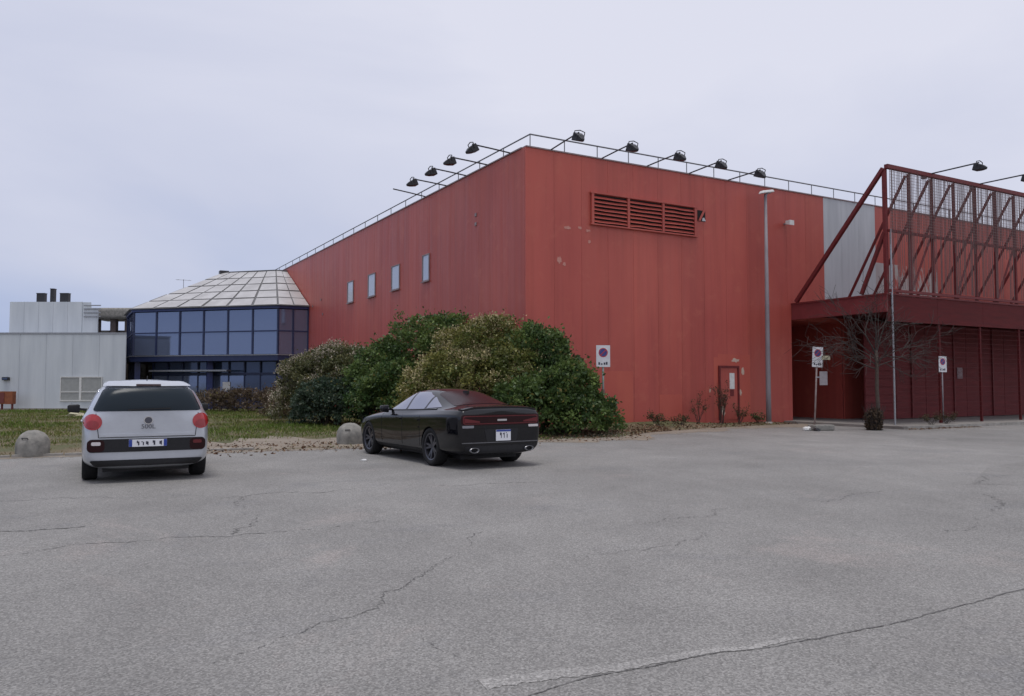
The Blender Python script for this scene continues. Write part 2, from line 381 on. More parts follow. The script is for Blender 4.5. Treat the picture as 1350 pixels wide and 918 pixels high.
# low kerb stones along the left end of the lot
kst = MB().box(-.48, .48, -.06, .06, -.05, .075); kme = kst.mesh('kerb_stone'); kerb = thing('kerb', 'short row of pale worn kerb stones beside the silver car', 'kerb', W(-12.95, -2.83), TH)
for i in range(8):
    o = link('kerb_stone', kme, CONC, kerb, (-3.9 + i * .985 + random.uniform(-.01, .01), random.uniform(-.012, .012) - (.0 if i < 4 else (i - 3) * .12), random.uniform(-.022, .0)), R(-(0 if i < 4 else 7)) + R(random.uniform(-1, 1)))

# paving under and in front of the canopy, with a kerb step
pv = struct(MB().box(12.2, 60, -5.3, -.03, -.05, .10).build('pavement', PAVE, None, loc=W(0, 0), rz=TH))
for i in range(24):
    MB().box(-.6, .6, -.07, .07, -.05, .112).build('kerb_stone', CONC, pv, loc=(12.85 + i * 1.22, -5.372, 0))

# ------------------------------------------------------------ red warehouse
HT = 9.6; M_ = 1.14
wh = thing('red_warehouse', 'large windowless red clad warehouse with roof railing and louvred vent', 'building', W(0, 0), TH)
cw = MB().box(.06, 12.70, .06, 48, 0, HT - .35); cw.box(12.701, 48, 3.2, 48, 0, HT - .35); cw.box(12.701, 48, .06, 3.199, 4.3, HT - .35); cw.box(15.95, 48, .06, 3.199, 0, 4.299)
cw.build('core_wall', COREW, wh)
MB().box(.05, 48.2, .05, 48.2, HT - .34, HT - .22).build('roof', ROOFD, wh)
def seg(z0, z1): return MB().box(.003, M_ - .003, -.0, .05, z0, z1).mesh('wall_panel')
full = seg(0, HT); lowp = seg(0, 4.9); upw = seg(4.9, HT); mid = seg(4.9, 7.05); top = seg(7.05, HT)
for k in range(42):                   # front face, running to the right
    x = k * M_
    if k == 11:
        LINT = seg(4.25, 4.897)
        link('wall_panel', upw, RED, wh, (x, 0, 0)); MB().box(.003, .205, 0, .05, 0, 4.897).build('wall_panel', RED, wh, loc=(x, 0, 0)); MB().box(.211, M_ - .003, 0, .05, 4.25, 4.897).build('wall_panel', RED, wh, loc=(x, 0, 0)); continue
    if k == 12: link('wall_panel', upw, RED, wh, (x, 0, 0)); link('wall_panel', LINT, RED, wh, (x, 0, 0)); continue
    if k in (13, 14, 15):
        link('wall_panel', LINT if k == 13 else lowp, RED, wh, (x, 0, 0)); o = link('wall_panel', upw.copy() if k == 13 else WP, None, wh, (x, 0, 0))
        if k == 13: WP = o.data; WP.materials.clear(); WP.materials.append(WHITEPAN)
        o['label'] = 'bare white panel in the red wall'
    elif k in (16, 17, 18, 19):
        link('wall_panel', lowp, RED, wh, (x, 0, 0)); link('wall_panel', top, RED, wh, (x, 0, 0))
        if k == 16: PP = mid; PP.materials.append(REDPEEL)
        if k == 16: PW = PP.copy(); PW.materials.clear(); PW.materials.append(pbr('stained_white', (.44, .41, .40), (.36, .31, .31), 2.5, .6, stretch=(1.5, 1.5, .2)))
        link('wall_panel', PW if k == 16 else PP, None, wh, (x, 0, 0))
    else: link('wall_panel', full, RED, wh, (x, 0, 0))
lf = MB().box(0, .05, .003, M_ - .003, 0, HT).mesh('wall_panel')
for k in range(42): link('wall_panel', lf, RED, wh, (0, k * M_ + .055, 0))
# entrance recess under the canopy: side, back and ceiling panels, doorstep, shut doors
MB().box(12.705, 12.75, .055, 3.19, 0, 4.29).build('recess_side', RED, wh); MB().box(15.90, 15.945, .055, 3.19, 0, 4.29).build('recess_side', RED, wh)
for q in range(3): MB().box(12.756 + q * 1.048, 13.798 + q * 1.048, 3.12, 3.19, .1, 4.23).build('recess_panel', RED, wh)
MB().box(12.752, 15.898, .055, 3.11, 4.235, 4.29).build('recess_ceiling', RED, wh); MB().box(12.752, 15.898, -.028, 3.11, -.02, .098).build('doorstep', PAVE, wh)
rd = MB().box(13.5, 15.2, 3.06, 3.115, .11, 2.5).build('recess_door', REDTRIM, wh); MB().box(14.33, 14.37, 3.045, 3.058, .11, 2.5).build('door_joint', BLACKM, rd)
# coping along both parapets
for k in range(12):
    MB().box(.01 + k * 4, 3.99 + k * 4, -.035, .22, HT + .001, HT + .045).build('coping', COPING, wh)
    MB().box(-.035, .22, .24 + k * 4, 4.22 + k * 4, HT + .001, HT + .045).build('coping', COPING, wh)
# roof railing: posts and one top rail along both edges
RAILM = pbr('dull_railing', (.20, .20, .21), (.14, .14, .15), 9, .5, .4)
rail = MB().tube([(.45, .45, HT + .62), (47, .45, HT + .62)], .028, 6).tube([(.45, .45, HT + .62), (.45, 47, HT + .62)], .028, 6).build('roof_railing', RAILM, wh)
pm = MB().tube([(0, 0, -.3), (0, 0, .62)], .018, 6).mesh('post')
for k in range(33):
    link('post', pm, RAILM, rail, (.45 + k * 1.42, .45, HT))
    if k: link('post', pm, RAILM, rail, (.45, .45 + k * 1.9 if k < 24 else 44, HT))
# louvred vent: three slatted bays and a broken fourth
gr = MB().box(2.66, 7.56, -.012, .02, 7.26, 8.31).build('louvre_vent', DARK, wh)
for x in (2.66, 4.24, 5.86, 7.44): MB().box(x - .0, x + .10, -.10, -.014, 7.25, 8.32).build('louvre_frame', RED, gr)
for z in (7.20, 8.321): MB().box(2.62, 7.6, -.11, -.014, z, z + .05).build('louvre_frame', RED, gr)
for bay, (x0, x1) in enumerate(((2.77, 4.23), (4.35, 5.85), (5.97, 7.43))):
    for j in range(7):
        z = 7.31 + j * .142; sag = [random.uniform(-.012, .012) for _ in range(4)]
        m = MB(); n = 4; A = []; Bq = []
        for i in range(n):
            x = x0 + (x1 - x0) * i / (n - 1); A.append((x, -.095, z + sag[i])); Bq.append((x, -.02, z + .085 + sag[i]))
        t_ = .012
        vs = A + Bq + [(p[0], p[1] - .004, p[2] - t_) for p in A] + [(p[0], p[1], p[2] - t_) for p in Bq]
        fs = []
        for i in range(n - 1): fs += [(i, i + 1, n + i + 1, n + i), (2 * n + i, 3 * n + i, 3 * n + i + 1, 2 * n + i + 1), (i, 2 * n + i, 2 * n + i + 1, i + 1), (n + i, n + i + 1, 3 * n + i + 1, 3 * n + i)]
        m.quads(vs, fs).build('slat', RED, gr)
br = MB().box(7.66, 8.06, -.010, .02, 7.85, 8.27).build('broken_vent', DARK, wh)
MB().hexa([(7.68, -.03, 7.86), (7.78, -.03, 7.86), (8.02, -.03, 8.26), (7.92, -.03, 8.26)], [(7.68, -.05, 7.86), (7.78, -.05, 7.86), (8.02, -.05, 8.26), (7.92, -.05, 8.26)]).build('slat', RED, br)
MB().hexa([(7.86, -.03, 7.86), (8.05, -.03, 7.87), (7.97, -.03, 8.0), (7.9, -.03, 7.98)], [(7.86, -.045, 7.86), (8.05, -.045, 7.87), (7.97, -.045, 8.0), (7.9, -.045, 7.98)]).build('torn_flap', WHITEPAN, br)
# four small windows on the left face
for (y0, y1) in ((7.96, 8.72), (11.36, 12.4), (14.6, 15.68), (17.98, 19.0)):
    f = MB()
    for a in ((y0, y1, 5.97, 6.02), (y0, y1, 7.08, 7.13), (y0, y0 + .06, 6.02, 7.08), (y1 - .06, y1, 6.02, 7.08)): f.box(-.045, -.001, *a)
    wn = f.build('window', COPING, wh)
    MB().box(-.02, -.004, y0 + .062, y1 - .062, 6.022, 7.078).build('pane', PANEL_W, wn)
    MB().box(-.09, -.0465, y0 - .05, y1 + .05, 5.93, 5.965).build('sill', COPING, wn)
# two small old fixing holes and stains become little anchor plates
for (y, z) in ((3.6, 7.9), (3.6, 7.55), (24.0, 6.6), (25.8, 6.35), (23.6, 5.7)):
    MB().box(-.03, -.001, y, y + .14, z, z + .12).build('anchor_plate', COPING, wh)
# worn steel door with taped notices
dr = MB().box(8.72, 9.62, -.035, -.002, .22, 2.22).build('door', RED, wh)
for a in ((8.64, 8.71, .2, 2.3), (9.63, 9.70, .2, 2.3), (8.71, 9.63, 2.225, 2.3)): MB().box(a[0], a[1], -.07, -.002, a[2], a[3]).build('door_frame', REDSTEEL, dr)
MB().tube([(8.82, -.07, 1.05), (8.82, -.10, 1.05), (8.95, -.10, 1.05)], .014).build('handle', BLACKM, dr)
for (x0, x1, z0, z1) in ((9.20, 9.46, 1.40, 2.02), (9.22, 9.42, 1.12, 1.38)): MB().box(x0, x1, -.042, -.036, z0, z1).build('notice', PAPER if z0 > 1.3 else REDSTEEL, dr)
def blob_patch(cx, cz, rx, rz, seed, y=-.004):
    rnd = random.Random(seed); pts = []
    for k in range(14):
        a = 2 * math.pi * k / 14; q = rnd.uniform(.55, 1.1); pts.append((cx + rx * q * math.cos(a), cz + rz * q * math.sin(a)))
    return MB().hexa([(x, y, z) for x, z in pts], [(x, y - .003, z) for x, z in pts])
PLAST = pbr('bare_render', (.50, .36, .28), (.58, .46, .38), 12, .9, bmp=.4)
for i, a in enumerate(((9.55, 2.52, .24, .09), (9.95, 2.1, .10, .16), (9.82, 1.25, .08, .16), (8.85, .55, .12, .22), (8.2, 1.35, .06, .09))):
    blob_patch(*a, 40 + i, -.04 if i == 3 else -.004).build('bare_patch', PLAST, wh)
for i, a in enumerate(((1.7, 7.0, .16, .07), (2.2, 7.05, .10, .06), (2.55, 6.98, .12, .05), (2.6, 6.6, .08, .07), (1.35, 5.85, .10, .14), (1.55, 5.72, .07, .08))):
    blob_patch(*a, 60 + i).build('bare_patch', pbr('faded_chip', (.50, .20, .16), (.55, .28, .23), 14, .8), wh)

FRESH = pbr('repainted_red', (.43, .076, .054), (.49, .10, .064), 1.4, .5, stretch=(1, 1, .4))
for (x0, x1, z0, z1) in ((2.9, 4.5, .12, 2.05), (8.42, 8.63, .3, 2.62), (9.71, 10.35, .25, 2.75), (8.63, 9.71, 2.31, 2.75), (5.72, 6.8, .15, 1.2)):
    MB().box(x0, x1, -.0032, -.0006, z0, z1).build('repaint_patch', FRESH, wh)

# ------------------------------------------------------------ wall lamp, street lamp
wl = thing('wall_lamp', 'small white lamp fixed high on red wall right of the street lamp', 'lamp', W(12.42, 0, 8.2), TH)
MB().box(-.04, .04, -.16, -.004, -.03, .03).build('bracket', GALV, wl)
MB().hexa([(-.13, -.40, -.10), (.13, -.40, -.10), (.11, -.16, -.04), (-.11, -.16, -.04)], [(-.13, -.40, .10), (.13, -.40, .10), (.11, -.16, .10), (-.11, -.16, .10)]).build('housing', PAPER, wl)
lp = thing('street_lamp', 'tall grey tapered street lamp standing against the red wall', 'street lamp', W(10.68, -.62, 0), TH)
POLE = pbr('grey_pole_paint', (.26, .235, .25), (.20, .18, .195), 6, .5, stretch=(1, 1, .3))
MB().tube([(0, 0, -.1), (0, 0, 1.2), (0, 0, 4.5), (0, 0, 9.12)], [.105, .10, .085, .055], 14).build('pole', POLE, lp, True)
MB().lathe([(.16, 0), (.16, .05), (.12, .12)], 14).build('base_collar', CONC, lp, True)
MB().tube([(0, 0, 9.05), (.12, 0, 9.17), (.3, 0, 9.22)], [.04, .035, .03], 8).build('arm', POLE, lp, True)
hd = MB().hexa([(-.28, -.13, 9.10), (.42, -.11, 9.24), (.42, .11, 9.24), (-.28, .13, 9.10)], [(-.22, -.09, 9.22), (.38, -.08, 9.34), (.38, .08, 9.34), (-.22, .09, 9.22)])
finish(hd.build('lamp_head', PAPER, lp), .03, 2)

# ------------------------------------------------------------ floodlights on the roof edge
def floodlight(label, loc, rz, group, rise=.22, head=True, L=1.75, tilt=0):
    r = thing('floodlight', label, 'floodlight', loc, rz, group)      # arm runs along local -y
    MB().tube([(0, .25, -.02), (0, 0, .04), (0, -L * .5, .04 + rise * .55), (0, -L, .04 + rise)], .027, 6).build('arm', BLACKM, r)
    MB().box(-.06, .06, .18, .32, -.1, .02).build('foot_plate', BLACKM, r)
    if not head: return r
    T = Matrix.Translation((0, -L, .04 + rise - .15)) @ Matrix.Scale(.84, 4) @ Matrix.Rotation(R(28 + tilt), 4, 'X')
    b = MB().tube([T @ Vector(p) for p in ((-.23, 0, -.02), (-.23, .04, .20), (0, .05, .25), (.23, .04, .20), (.23, 0, -.02))], .018, 5).build('bracket', BLACKM, r)
    q1 = [T @ Vector(p) for p in ((-.21, .16, -.20), (.21, .16, -.20), (.21, .16, .13), (-.21, .16, .13))]
    q2 = [T @ Vector(p) for p in ((-.15, -.14, -.14), (.15, -.14, -.14), (.15, -.14, .10), (-.15, -.14, .10))]
    q3 = [T @ Vector(p) for p in ((-.07, -.34, -.07), (.07, -.34, -.07), (.07, -.34, .02), (-.07, -.34, .02))]
    hm = MB().hexa(q1, q2); hm.hexa(q2, q3); h = hm.build('housing', BLACKM, r); finish(h, .02, 2)
    MB().hexa([T @ Vector(p) for p in ((-.18, .172, -.17), (.18, .172, -.17), (.18, .172, .10), (-.18, .172, .10))], [T @ Vector(p) for p in ((-.18, .162, -.17), (.18, .162, -.17), (.18, .162, .10), (-.18, .162, .10))]).build('lens', PANED, h)
    return r
ORD = ['first', 'second', 'third', 'fourth', 'fifth']
for i, x in enumerate((1.02, 3.16, 5.21, 7.26, 9.29)):
    floodlight('black floodlight on roof arm, %s from the warehouse corner along the front' % ORD[i], W(x, .02, HT), TH + R(random.uniform(-3, 3)), 'floodlights over the front wall', .12 - .02 * i + (-.05 if i == 4 else 0), tilt=random.uniform(-8, 8))
for i, y in enumerate((1.03, 2.75, 4.5, 6.3)):
    floodlight('black floodlight on roof arm, %s from the warehouse corner along the side' % ORD[i], W(.02, y, HT), TH - R(90) + R(random.uniform(-3, 3)), 'floodlights over the side wall', .10, L=1.5, tilt=random.uniform(-8, 8))
floodlight('bare roof arm without its floodlight on the side wall', W(.02, 8.46, HT), TH - R(90), None, .16, False, 1.5)['category'] = 'lamp arm'

# ------------------------------------------------------------ entrance canopy and its boarded front
CXA, CY0, CZ0, CZ1 = 12.75, -4.39, 4.24, 4.86
ca = thing('entrance_canopy', 'deep red flat entrance canopy with boarded-up front below', 'canopy', W(0, 0), TH)
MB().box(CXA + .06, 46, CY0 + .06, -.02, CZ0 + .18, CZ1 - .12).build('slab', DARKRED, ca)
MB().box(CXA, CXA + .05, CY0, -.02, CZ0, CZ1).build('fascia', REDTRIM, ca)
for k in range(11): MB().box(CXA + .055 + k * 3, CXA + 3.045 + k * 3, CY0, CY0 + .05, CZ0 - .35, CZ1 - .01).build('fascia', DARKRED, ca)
MB().box(CXA - .03, CXA + .07, CY0 - .03, -.02, CZ1 + .002, CZ1 + .07).build('edge_trim', REDSTEEL, ca)
MB().box(CXA + .075, 46, CY0 - .03, CY0 + .06, CZ1 + .002, CZ1 + .07).build('edge_trim', REDSTEEL, ca)
# boarded-up shop front set back in the shade under the canopy
BY = -1.3
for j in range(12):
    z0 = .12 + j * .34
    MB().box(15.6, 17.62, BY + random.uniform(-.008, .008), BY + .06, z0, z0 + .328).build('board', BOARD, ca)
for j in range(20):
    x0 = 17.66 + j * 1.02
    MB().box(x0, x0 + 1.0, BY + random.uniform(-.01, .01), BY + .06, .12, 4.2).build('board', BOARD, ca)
    if j % 3 == 1: MB().box(x0 - .05, x0 + .02, BY - .07, BY - .012, .12, 4.2).build('post', REDSTEEL, ca)
MB().box(22.0, 22.4, BY - .03, BY - .013, 1.85, 2.35).build('torn_poster', pbr('torn_poster', (.34, .27, .28), (.20, .12, .13), 14, .8), ca)
mb = MB()                             # loose horizontal wires of the old screen between the front posts
for z in np.arange(.35, 3.9, .19):
    z = z + random.uniform(-.02, .02); mb.tube([(13.0, CY0 + .02, z), (15.5, CY0 + .02, z + random.uniform(-.05, .03)), (24, CY0 + .02, z + random.uniform(-.03, .03)), (40, CY0 + .02, z)], .006, 3, False)
mb.build('wire_screen', pbr('dark_wire', (.06, .016, .017), rough=.7, spec=.1), ca)['kind'] = 'stuff'
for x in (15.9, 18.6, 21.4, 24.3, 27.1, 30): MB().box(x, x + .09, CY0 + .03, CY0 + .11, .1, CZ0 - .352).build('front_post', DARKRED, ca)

# ------------------------------------------------------------ billboard frame on the canopy
bf = thing('billboard_frame', 'red steel lattice billboard frame standing on the canopy edge', 'billboard', W(0, 0), TH)
FY = CY0 - .02; FT = 9.62
def bar(name, a, b, r=.05, mat=None):
    a, b = Vector(a), Vector(b); d = (b - a); L = d.length; M = Matrix.Translation(a) @ d.to_track_quat('Z', 'Y').to_matrix().to_4x4()
    return MB().box(-r, r, -r, r, 0, L, M).build(name, mat or REDSTEEL, bf)
bar('chord', (12.83, FY, FT), (46, FY, FT), .075)
bar('chord', (12.90, FY, 7.24), (46, FY, 7.24), .045)
bar('chord', (12.90, FY, 5.02), (46, FY, 5.02), .05)
for k in range(24):
    x = 12.87 + k * 1.42
    bar('post', (x, FY + .1, 4.94), (x, FY + .1, FT - .08), .048 if k else .065)
    if k: bar('strut', (x - .02, FY + .2, FT - .12), (x - .05, FY + 2.85, 4.95), .04)
    if k % 2 == 0 and k: bar('brace', (x - 1.3, FY + .14, 5.1), (x - .08, FY + .14, 7.2), .03)
bar('strut', (12.85, FY + .12, FT - .05), (12.85, -.18, 4.98), .07)
bar('strut', (12.85, FY + .12, 7.2), (12.85, FY + 1.15, 4.98), .06)
MB().tube([(13.0, FY - .03, .1), (12.99, FY - .03, 4.2), (12.97, FY - .03, 7.3)], .035, 8).build('drop_pole', GALV, bf)
# hanging mesh of the missing billboard skin
mb = MB(); x = 12.95
while x < 40:
    wob = random.uniform(-.02, .02); mb.tube([(x, FY - .06, FT - .05), (x + wob, FY - .05, 7.3 + random.uniform(-.6, .2) if random.random() < .5 else 5.1)], .011, 3, False); x += random.uniform(.035, .09)
for z in np.arange(7.35, FT - .1, .11): mb.tube([(12.95, FY - .065, z), (40, FY - .065, z + random.uniform(-.02, .02))], .007, 3, False)
o = mb.build('wire_mesh', pbr('rusty_wire', (.20, .12, .11), (.12, .08, .08), 20, .7), bf); o['kind'] = 'stuff'
for lab, x in (('left', 15.5), ('right', 18.7)):
    floodlight('black floodlight on long arm above the billboard frame, %s of the two' % lab, W(x, FY, FT + .02), TH + R(2), 'floodlights over the billboard frame', .0, L=1.85, tilt=-10)

# ------------------------------------------------------------ glass pavilion
gp = thing('glass_pavilion', 'blue glass pavilion with faceted panelled roof beside the red warehouse', 'building', W(0, 0), TH)
PP_ = [(-.03, 26.75), (-1.89, 26.8), (-9.39, 34.3), (-9.39, 39.5), (-2.0, 46.9), (-.03, 46.9)]
GT, GB = 6.30, 3.42; RT = 9.38; SS = .40; CEN = (0, 36.1)
def scl(p, s): return (CEN[0] + (p[0] - CEN[0]) * s, CEN[1] + (p[1] - CEN[1]) * s)
ins = [scl(p, .985) for p in PP_]
MB().hexa([(x, y, GB + .02) for x, y in ins], [(x, y, GT - .02) for x, y in ins]).build('inner_core', DARK, gp)
def slab(name, s, z0, z1, mat): q = [scl(p, s) for p in PP_]; return MB().hexa([(x, y, z0) for x, y in q], [(x, y, z1) for x, y in q]).build(name, mat, gp)
slab('floor_fascia', 1.02, GB - .36, GB - .03, BLUEDK); slab('floor_lip', 1.025, GB - .028, GB + .018, GALV); slab('eaves_beam', 1.012, GT - .015, GT + .16, BLUEST)
slab('recessed_wall', .86, 0, GB - .37, PANED)
def facet(a, b, ncol):
    a, b = Vector((*a, 0)), Vector((*b, 0)); d = b - a; L = d.length; d.normalize(); n = Vector((d.y, -d.x, 0))
    if n.dot(Vector((-1, -.2, 0))) < 0: n = -n
    M = Matrix(((d.x, n.x, 0, a.x), (d.y, n.y, 0, a.y), (0, 0, 1, 0), (0, 0, 0, 1)))   # x along, y outwards
    return M, L
for (i, ncol) in ((0, 2), (1, 6), (2, 3), (3, 5)):
    M, L = facet(PP_[i], PP_[i + 1], ncol); cw = L / ncol
    for c in range(ncol):
        for (z0, z1) in ((GB + .05, 4.86), (4.94, GT - .06)):
            yj = random.uniform(-.006, .006)
            MB().box(c * cw + .05, (c + 1) * cw - .05, -.05 + yj, -.02 + yj, z0, z1, M).build('pane', PANE, gp)
        MB().box(c * cw - .055, c * cw + .055, -.06, .03, GB + .02, GT - .018, M).build('mullion', BLUEDK, gp)
    MB().box(.06, L - .06, -.055, .02, 4.862, 4.938, M).build('transom', BLUEDK, gp)
# roof: trapezoid panels on each facet, five courses, over a dark deck
tp = [scl(p, SS) for p in PP_]; ro = [scl(p, 1.03) for p in PP_]
MB().hexa([(x, y, GT + .161) for x, y in ro], [(x, y, RT - .03) for x, y in tp]).build('roof_deck', ROOFJ, gp)
for (i, ncol) in ((0, 2), (1, 6), (2, 3), (3, 5)):
    a, b = Vector((*ro[i], GT + .165)), Vector((*ro[i + 1], GT + .165)); c, d = Vector((*tp[i], RT - .02)), Vector((*tp[i + 1], RT - .02))
    nrm = (b - a).cross(c - a).normalized();
    if nrm.z < 0: nrm = -nrm
    for r_ in range(5):
        for k in range(ncol):
            q = []
            g_ = .009 if i else .02
            for (u, v) in ((k / ncol + g_, r_ / 5 + .012), ((k + 1) / ncol - g_, r_ / 5 + .012), ((k + 1) / ncol - g_, (r_ + 1) / 5 - .012), (k / ncol + g_, (r_ + 1) / 5 - .012)):
                q.append(a.lerp(b, u).lerp(c.lerp(d, u), v))
            lift = random.uniform(.015, .05)
            MB().hexa([p + nrm * .004 for p in q], [p + nrm * lift for p in q]).build('roof_panel', ROOFPAN, gp)
MB().hexa([(x, y, RT - .028) for x, y in tp], [(x, y, RT + .08) for x, y in tp]).build('roof_cap', ROOFJ, gp)
MB().box(-3.95, -3.35, 35.2, 35.7, RT - .1, RT + .16).build('roof_hatch', BLACKM, gp)
# ground floor: columns, door glazing, pale canopy beam
for (x, y) in (PP_[1], PP_[2], scl(((PP_[1][0] + PP_[2][0]) / 2, (PP_[1][1] + PP_[2][1]) / 2), .97), PP_[3]):
    MB().box(x + .12, x + .46, y + .1, y + .44, 0, GB - .362).build('column', BLUEST, gp)
M, L = facet(scl(PP_[1], .865), scl(PP_[2], .865), 8)
for c in range(9):
    MB().box(c * L / 8 - .04, c * L / 8 + .04, .0, .06, .0, GB - .4, M).build('mullion', BLUEDK, gp)
    if c < 8: MB().box(c * L / 8 + .05, (c + 1) * L / 8 - .05, .0, .03, .15, 2.15, M).build('pane', PANE if c > 1 else PANED, gp)
MB().box(0, L, .061, .12, 2.2, 2.34, M).build('door_header', BLUEDK, gp)
M2, L2 = facet(scl(PP_[1], .98), scl(PP_[2], .98), 1)
MB().box(3.6, 9.4, -.5, .0, 2.42, 2.52, M2).build('canopy_beam', GALV, gp)
MB().box(L * .36, L * .36 + .55, .064, .07, 1.2, 1.75, M).build('notice', PAPER, gp)
MB().box(L * .08, L * .46, .10, .12, .10, .95, M).build('dado_panel', BLUEDK, gp)
an = thing('television_aerial', 'thin television aerial standing above the pavilion roof', 'aerial', W(-6.2, 36.0, 7.7), TH)
MB().tube([(0, 0, -.4), (0, 0, 1.15)], .02, 5).build('mast', GALV, an); MB().tube([(-.5, 0, 1.1), (.5, 0, 1.1)], .014, 5).tube([(-.35, -.25, 1.1), (-.35, .25, 1.1)], .01, 4).tube([(0, -.3, 1.1), (0, .3, 1.1)], .01, 4).tube([(.35, -.2, 1.1), (.35, .2, 1.1)], .01, 4).build('antenna', GALV, an)

# ------------------------------------------------------------ white building on the left
wb = thing('white_building', 'long low white sheet-clad industrial building with a raised rooftop block', 'building', (-24.0, 49.6, 0))
PLN = [(-40, .1), (-.05, .1), (-7.6, 14), (-40, 14)]
MB().hexa([(x, y, 0) for x, y in PLN], [(x, y, 4.6) for x, y in PLN]).build('core_wall', PANEL, wb)
PLN = [(-40.1, -.03), (.03, -.03), (-7.5, 14), (-40.1, 14)]
MB().hexa([(x, y, 4.72) for x, y in PLN], [(x, y, 4.82) for x, y in PLN]).build('parapet_cap', GALV, wb)
pme = MB().box(.006, 1.644, .0, .08, .12, 4.715).mesh('wall_panel')
for k in range(24): link('wall_panel', pme, PANEL, wb, (-1.65 * (k + 1), random.uniform(-.004, .004), 0))
MB().box(-40, 0, -.05, .09, 0, .115).build('plinth', CONC, wb)
wn = MB().box(-3.95, -1.45, -.03, -.006, .62, 2.02).build('window', pbr('window_shutter', (.36, .37, .36), (.30, .31, .30), 5, .6), wb)
for (x0, x1, z0, z1) in ((-4.0, -1.4, 2.022, 2.08), (-4.0, -1.4, .55, .618), (-4.0, -3.952, .62, 2.02), (-1.448, -1.4, .62, 2.02), (-2.82, -2.68, .62, 2.02), (-3.95, -2.822, 1.1, 1.15), (-2.678, -1.45, 1.1, 1.15)):
    MB().box(x0, x1, -.06, -.031, z0, z1).build('window_frame', PAPER, wn)
PLN = [(-8.9, 2.6), (-3.6, 2.6), (-6.4, 8), (-8.9, 8)]
rb = MB().hexa([(x, y, 4.83) for x, y in PLN], [(x, y, 6.98) for x, y in PLN]).build('rooftop_block', PANEL, wb)
bme = MB().box(.006, .944, -.06, -.002, 0, 2.17).mesh('wall_panel')
for k in range(5): link('wall_panel', bme, PANEL, rb, (-8.9 + k * .95, 2.6, 4.83))
MB().box(-4.1, -3.1, 2.5, 2.598, 4.85, 6.6).build('side_panel', PANEL, rb)
for z in (6.0, 6.25, 6.5, 6.72): MB().box(-4.0, -2.9, 2.44, 2.499, z, z + .07).build('louvre_slat', GALV, rb)
for (x0, x1, z1) in ((-7.6, -7.0, 7.62), (-6.7, -6.38, 7.92), (-6.05, -5.42, 7.62)):
    v_ = MB().box(x0 + .04, x1 - .04, 3.2, 3.5, 6.985, z1).build('vent_stack', BLACKM, rb); MB().box(x0 + .02, x1 - .02, 3.18, 3.52, z1 + .001, z1 + .04).build('vent_cap', BLACKM, v_)
sb = thing('concrete_gantry', 'grey concrete gantry with dark columns between the white block and pavilion', 'structure', (-29.6, 57.5, 0))
finish(MB().box(-1.2, 3.6, 0, 3, 6.35, 7.15).build('beam', CONCD, sb), .22, 3)
for x in (-.9, .35, 1.4, 3.0): MB().box(x, x + .4, .5, .9, 0, 6.349).build('column', pbr('brown_column', (.11, .085, .08), (.16, .13, .12), 3, .8), sb)
MB().box(1.9, 2.6, .1, .45, 5.0, 5.95).build('tank', PAPER, sb)
MB().box(-1.0, 3.6, 1.6, 1.7, 0, 5.6).build('back_wall', CONCD, sb)
hx = thing('hydrant_cabinet', 'rusty orange cabinet on a post before the white building', 'cabinet', (-30.6, 48.6, .05))
MB().box(-.55, .35, -.15, .2, .35, 1.12).build('cabinet', pbr('rusty_orange', (.30, .10, .035), (.20, .06, .03), 4, .7), hx)
for x in (-.42, .2): MB().box(x, x + .09, -.02, .07, 0, .349).build('post', pbr('rust_red_post', (.16, .04, .035), rough=.7), hx)
MB().box(-.5, -.14, -.18, -.151, .42, 1.05).build('cabinet_door', pbr('rust_red_post', (.16, .04, .035)), hx)
w2 = thing('bulkhead_lamp', 'small dark bulkhead lamp on the white building wall', 'lamp', (-31.35, 49.58, 1.95))
MB().box(-.2, .2, -.16, -.002, -.1, .1).build('housing', BLACKM, w2); MB().box(-.15, .15, -.18, -.161, -.06, .06).build('lens', PANED, w2)

# ------------------------------------------------------------ cars
def loft(stations, creases=()):
    """stations: (x, [(y, z) ...]) half sections from the floor centre to the roof centre; mirrored, capped, subdivided"""
    n = len(stations[0][1]); V = []; idx = []
    for x, sec in stations:
        Lr = []; Rr = []
        for i, (y, z) in enumerate(sec):
            V.append((x, y, z)); Lr.append(len(V) - 1)
            if i in (0, n - 1): Rr.append(len(V) - 1)
            else: V.append((x, -y, z)); Rr.append(len(V) - 1)
        idx.append((Lr, Rr))
    F = []
    for s in range(len(stations) - 1):
        (La, Ra), (Lb, Rb) = idx[s], idx[s + 1]
        for i in range(n - 1):
            F.append((La[i], La[i + 1], Lb[i + 1], Lb[i])); F.append((Ra[i + 1], Ra[i], Rb[i], Rb[i + 1]))
    for (Lr, Rr), flip in ((idx[0], False), (idx[-1], True)):
        for i in range(n - 1):
            q = [Lr[i], Lr[i + 1], Rr[i + 1], Rr[i]]; q = [v for k, v in enumerate(q) if v not in q[:k]]
            if not flip: q = q[::-1]
            F.append(tuple(q))
    me = bpy.data.meshes.new('body'); me.from_pydata(V, [], F); me.update()
    bm = bmesh.new(); bm.from_mesh(me); bmesh.ops.recalc_face_normals(bm, faces=bm.faces)
    cl = bm.edges.layers.float.get('crease_edge') or bm.edges.layers.float.new('crease_edge')
    bm.edges.ensure_lookup_table(); bm.verts.ensure_lookup_table()
    for s0, s1, i, val in creases:          # lengthwise crease along point row i
        for s in range(s0, s1):
            for side in (0, 1):
                e = bm.edges.get((bm.verts[idx[s][side][i]], bm.verts[idx[s + 1][side][i]]))
                if e: e[cl] = val
    bm.to_mesh(me); bm.free(); return me
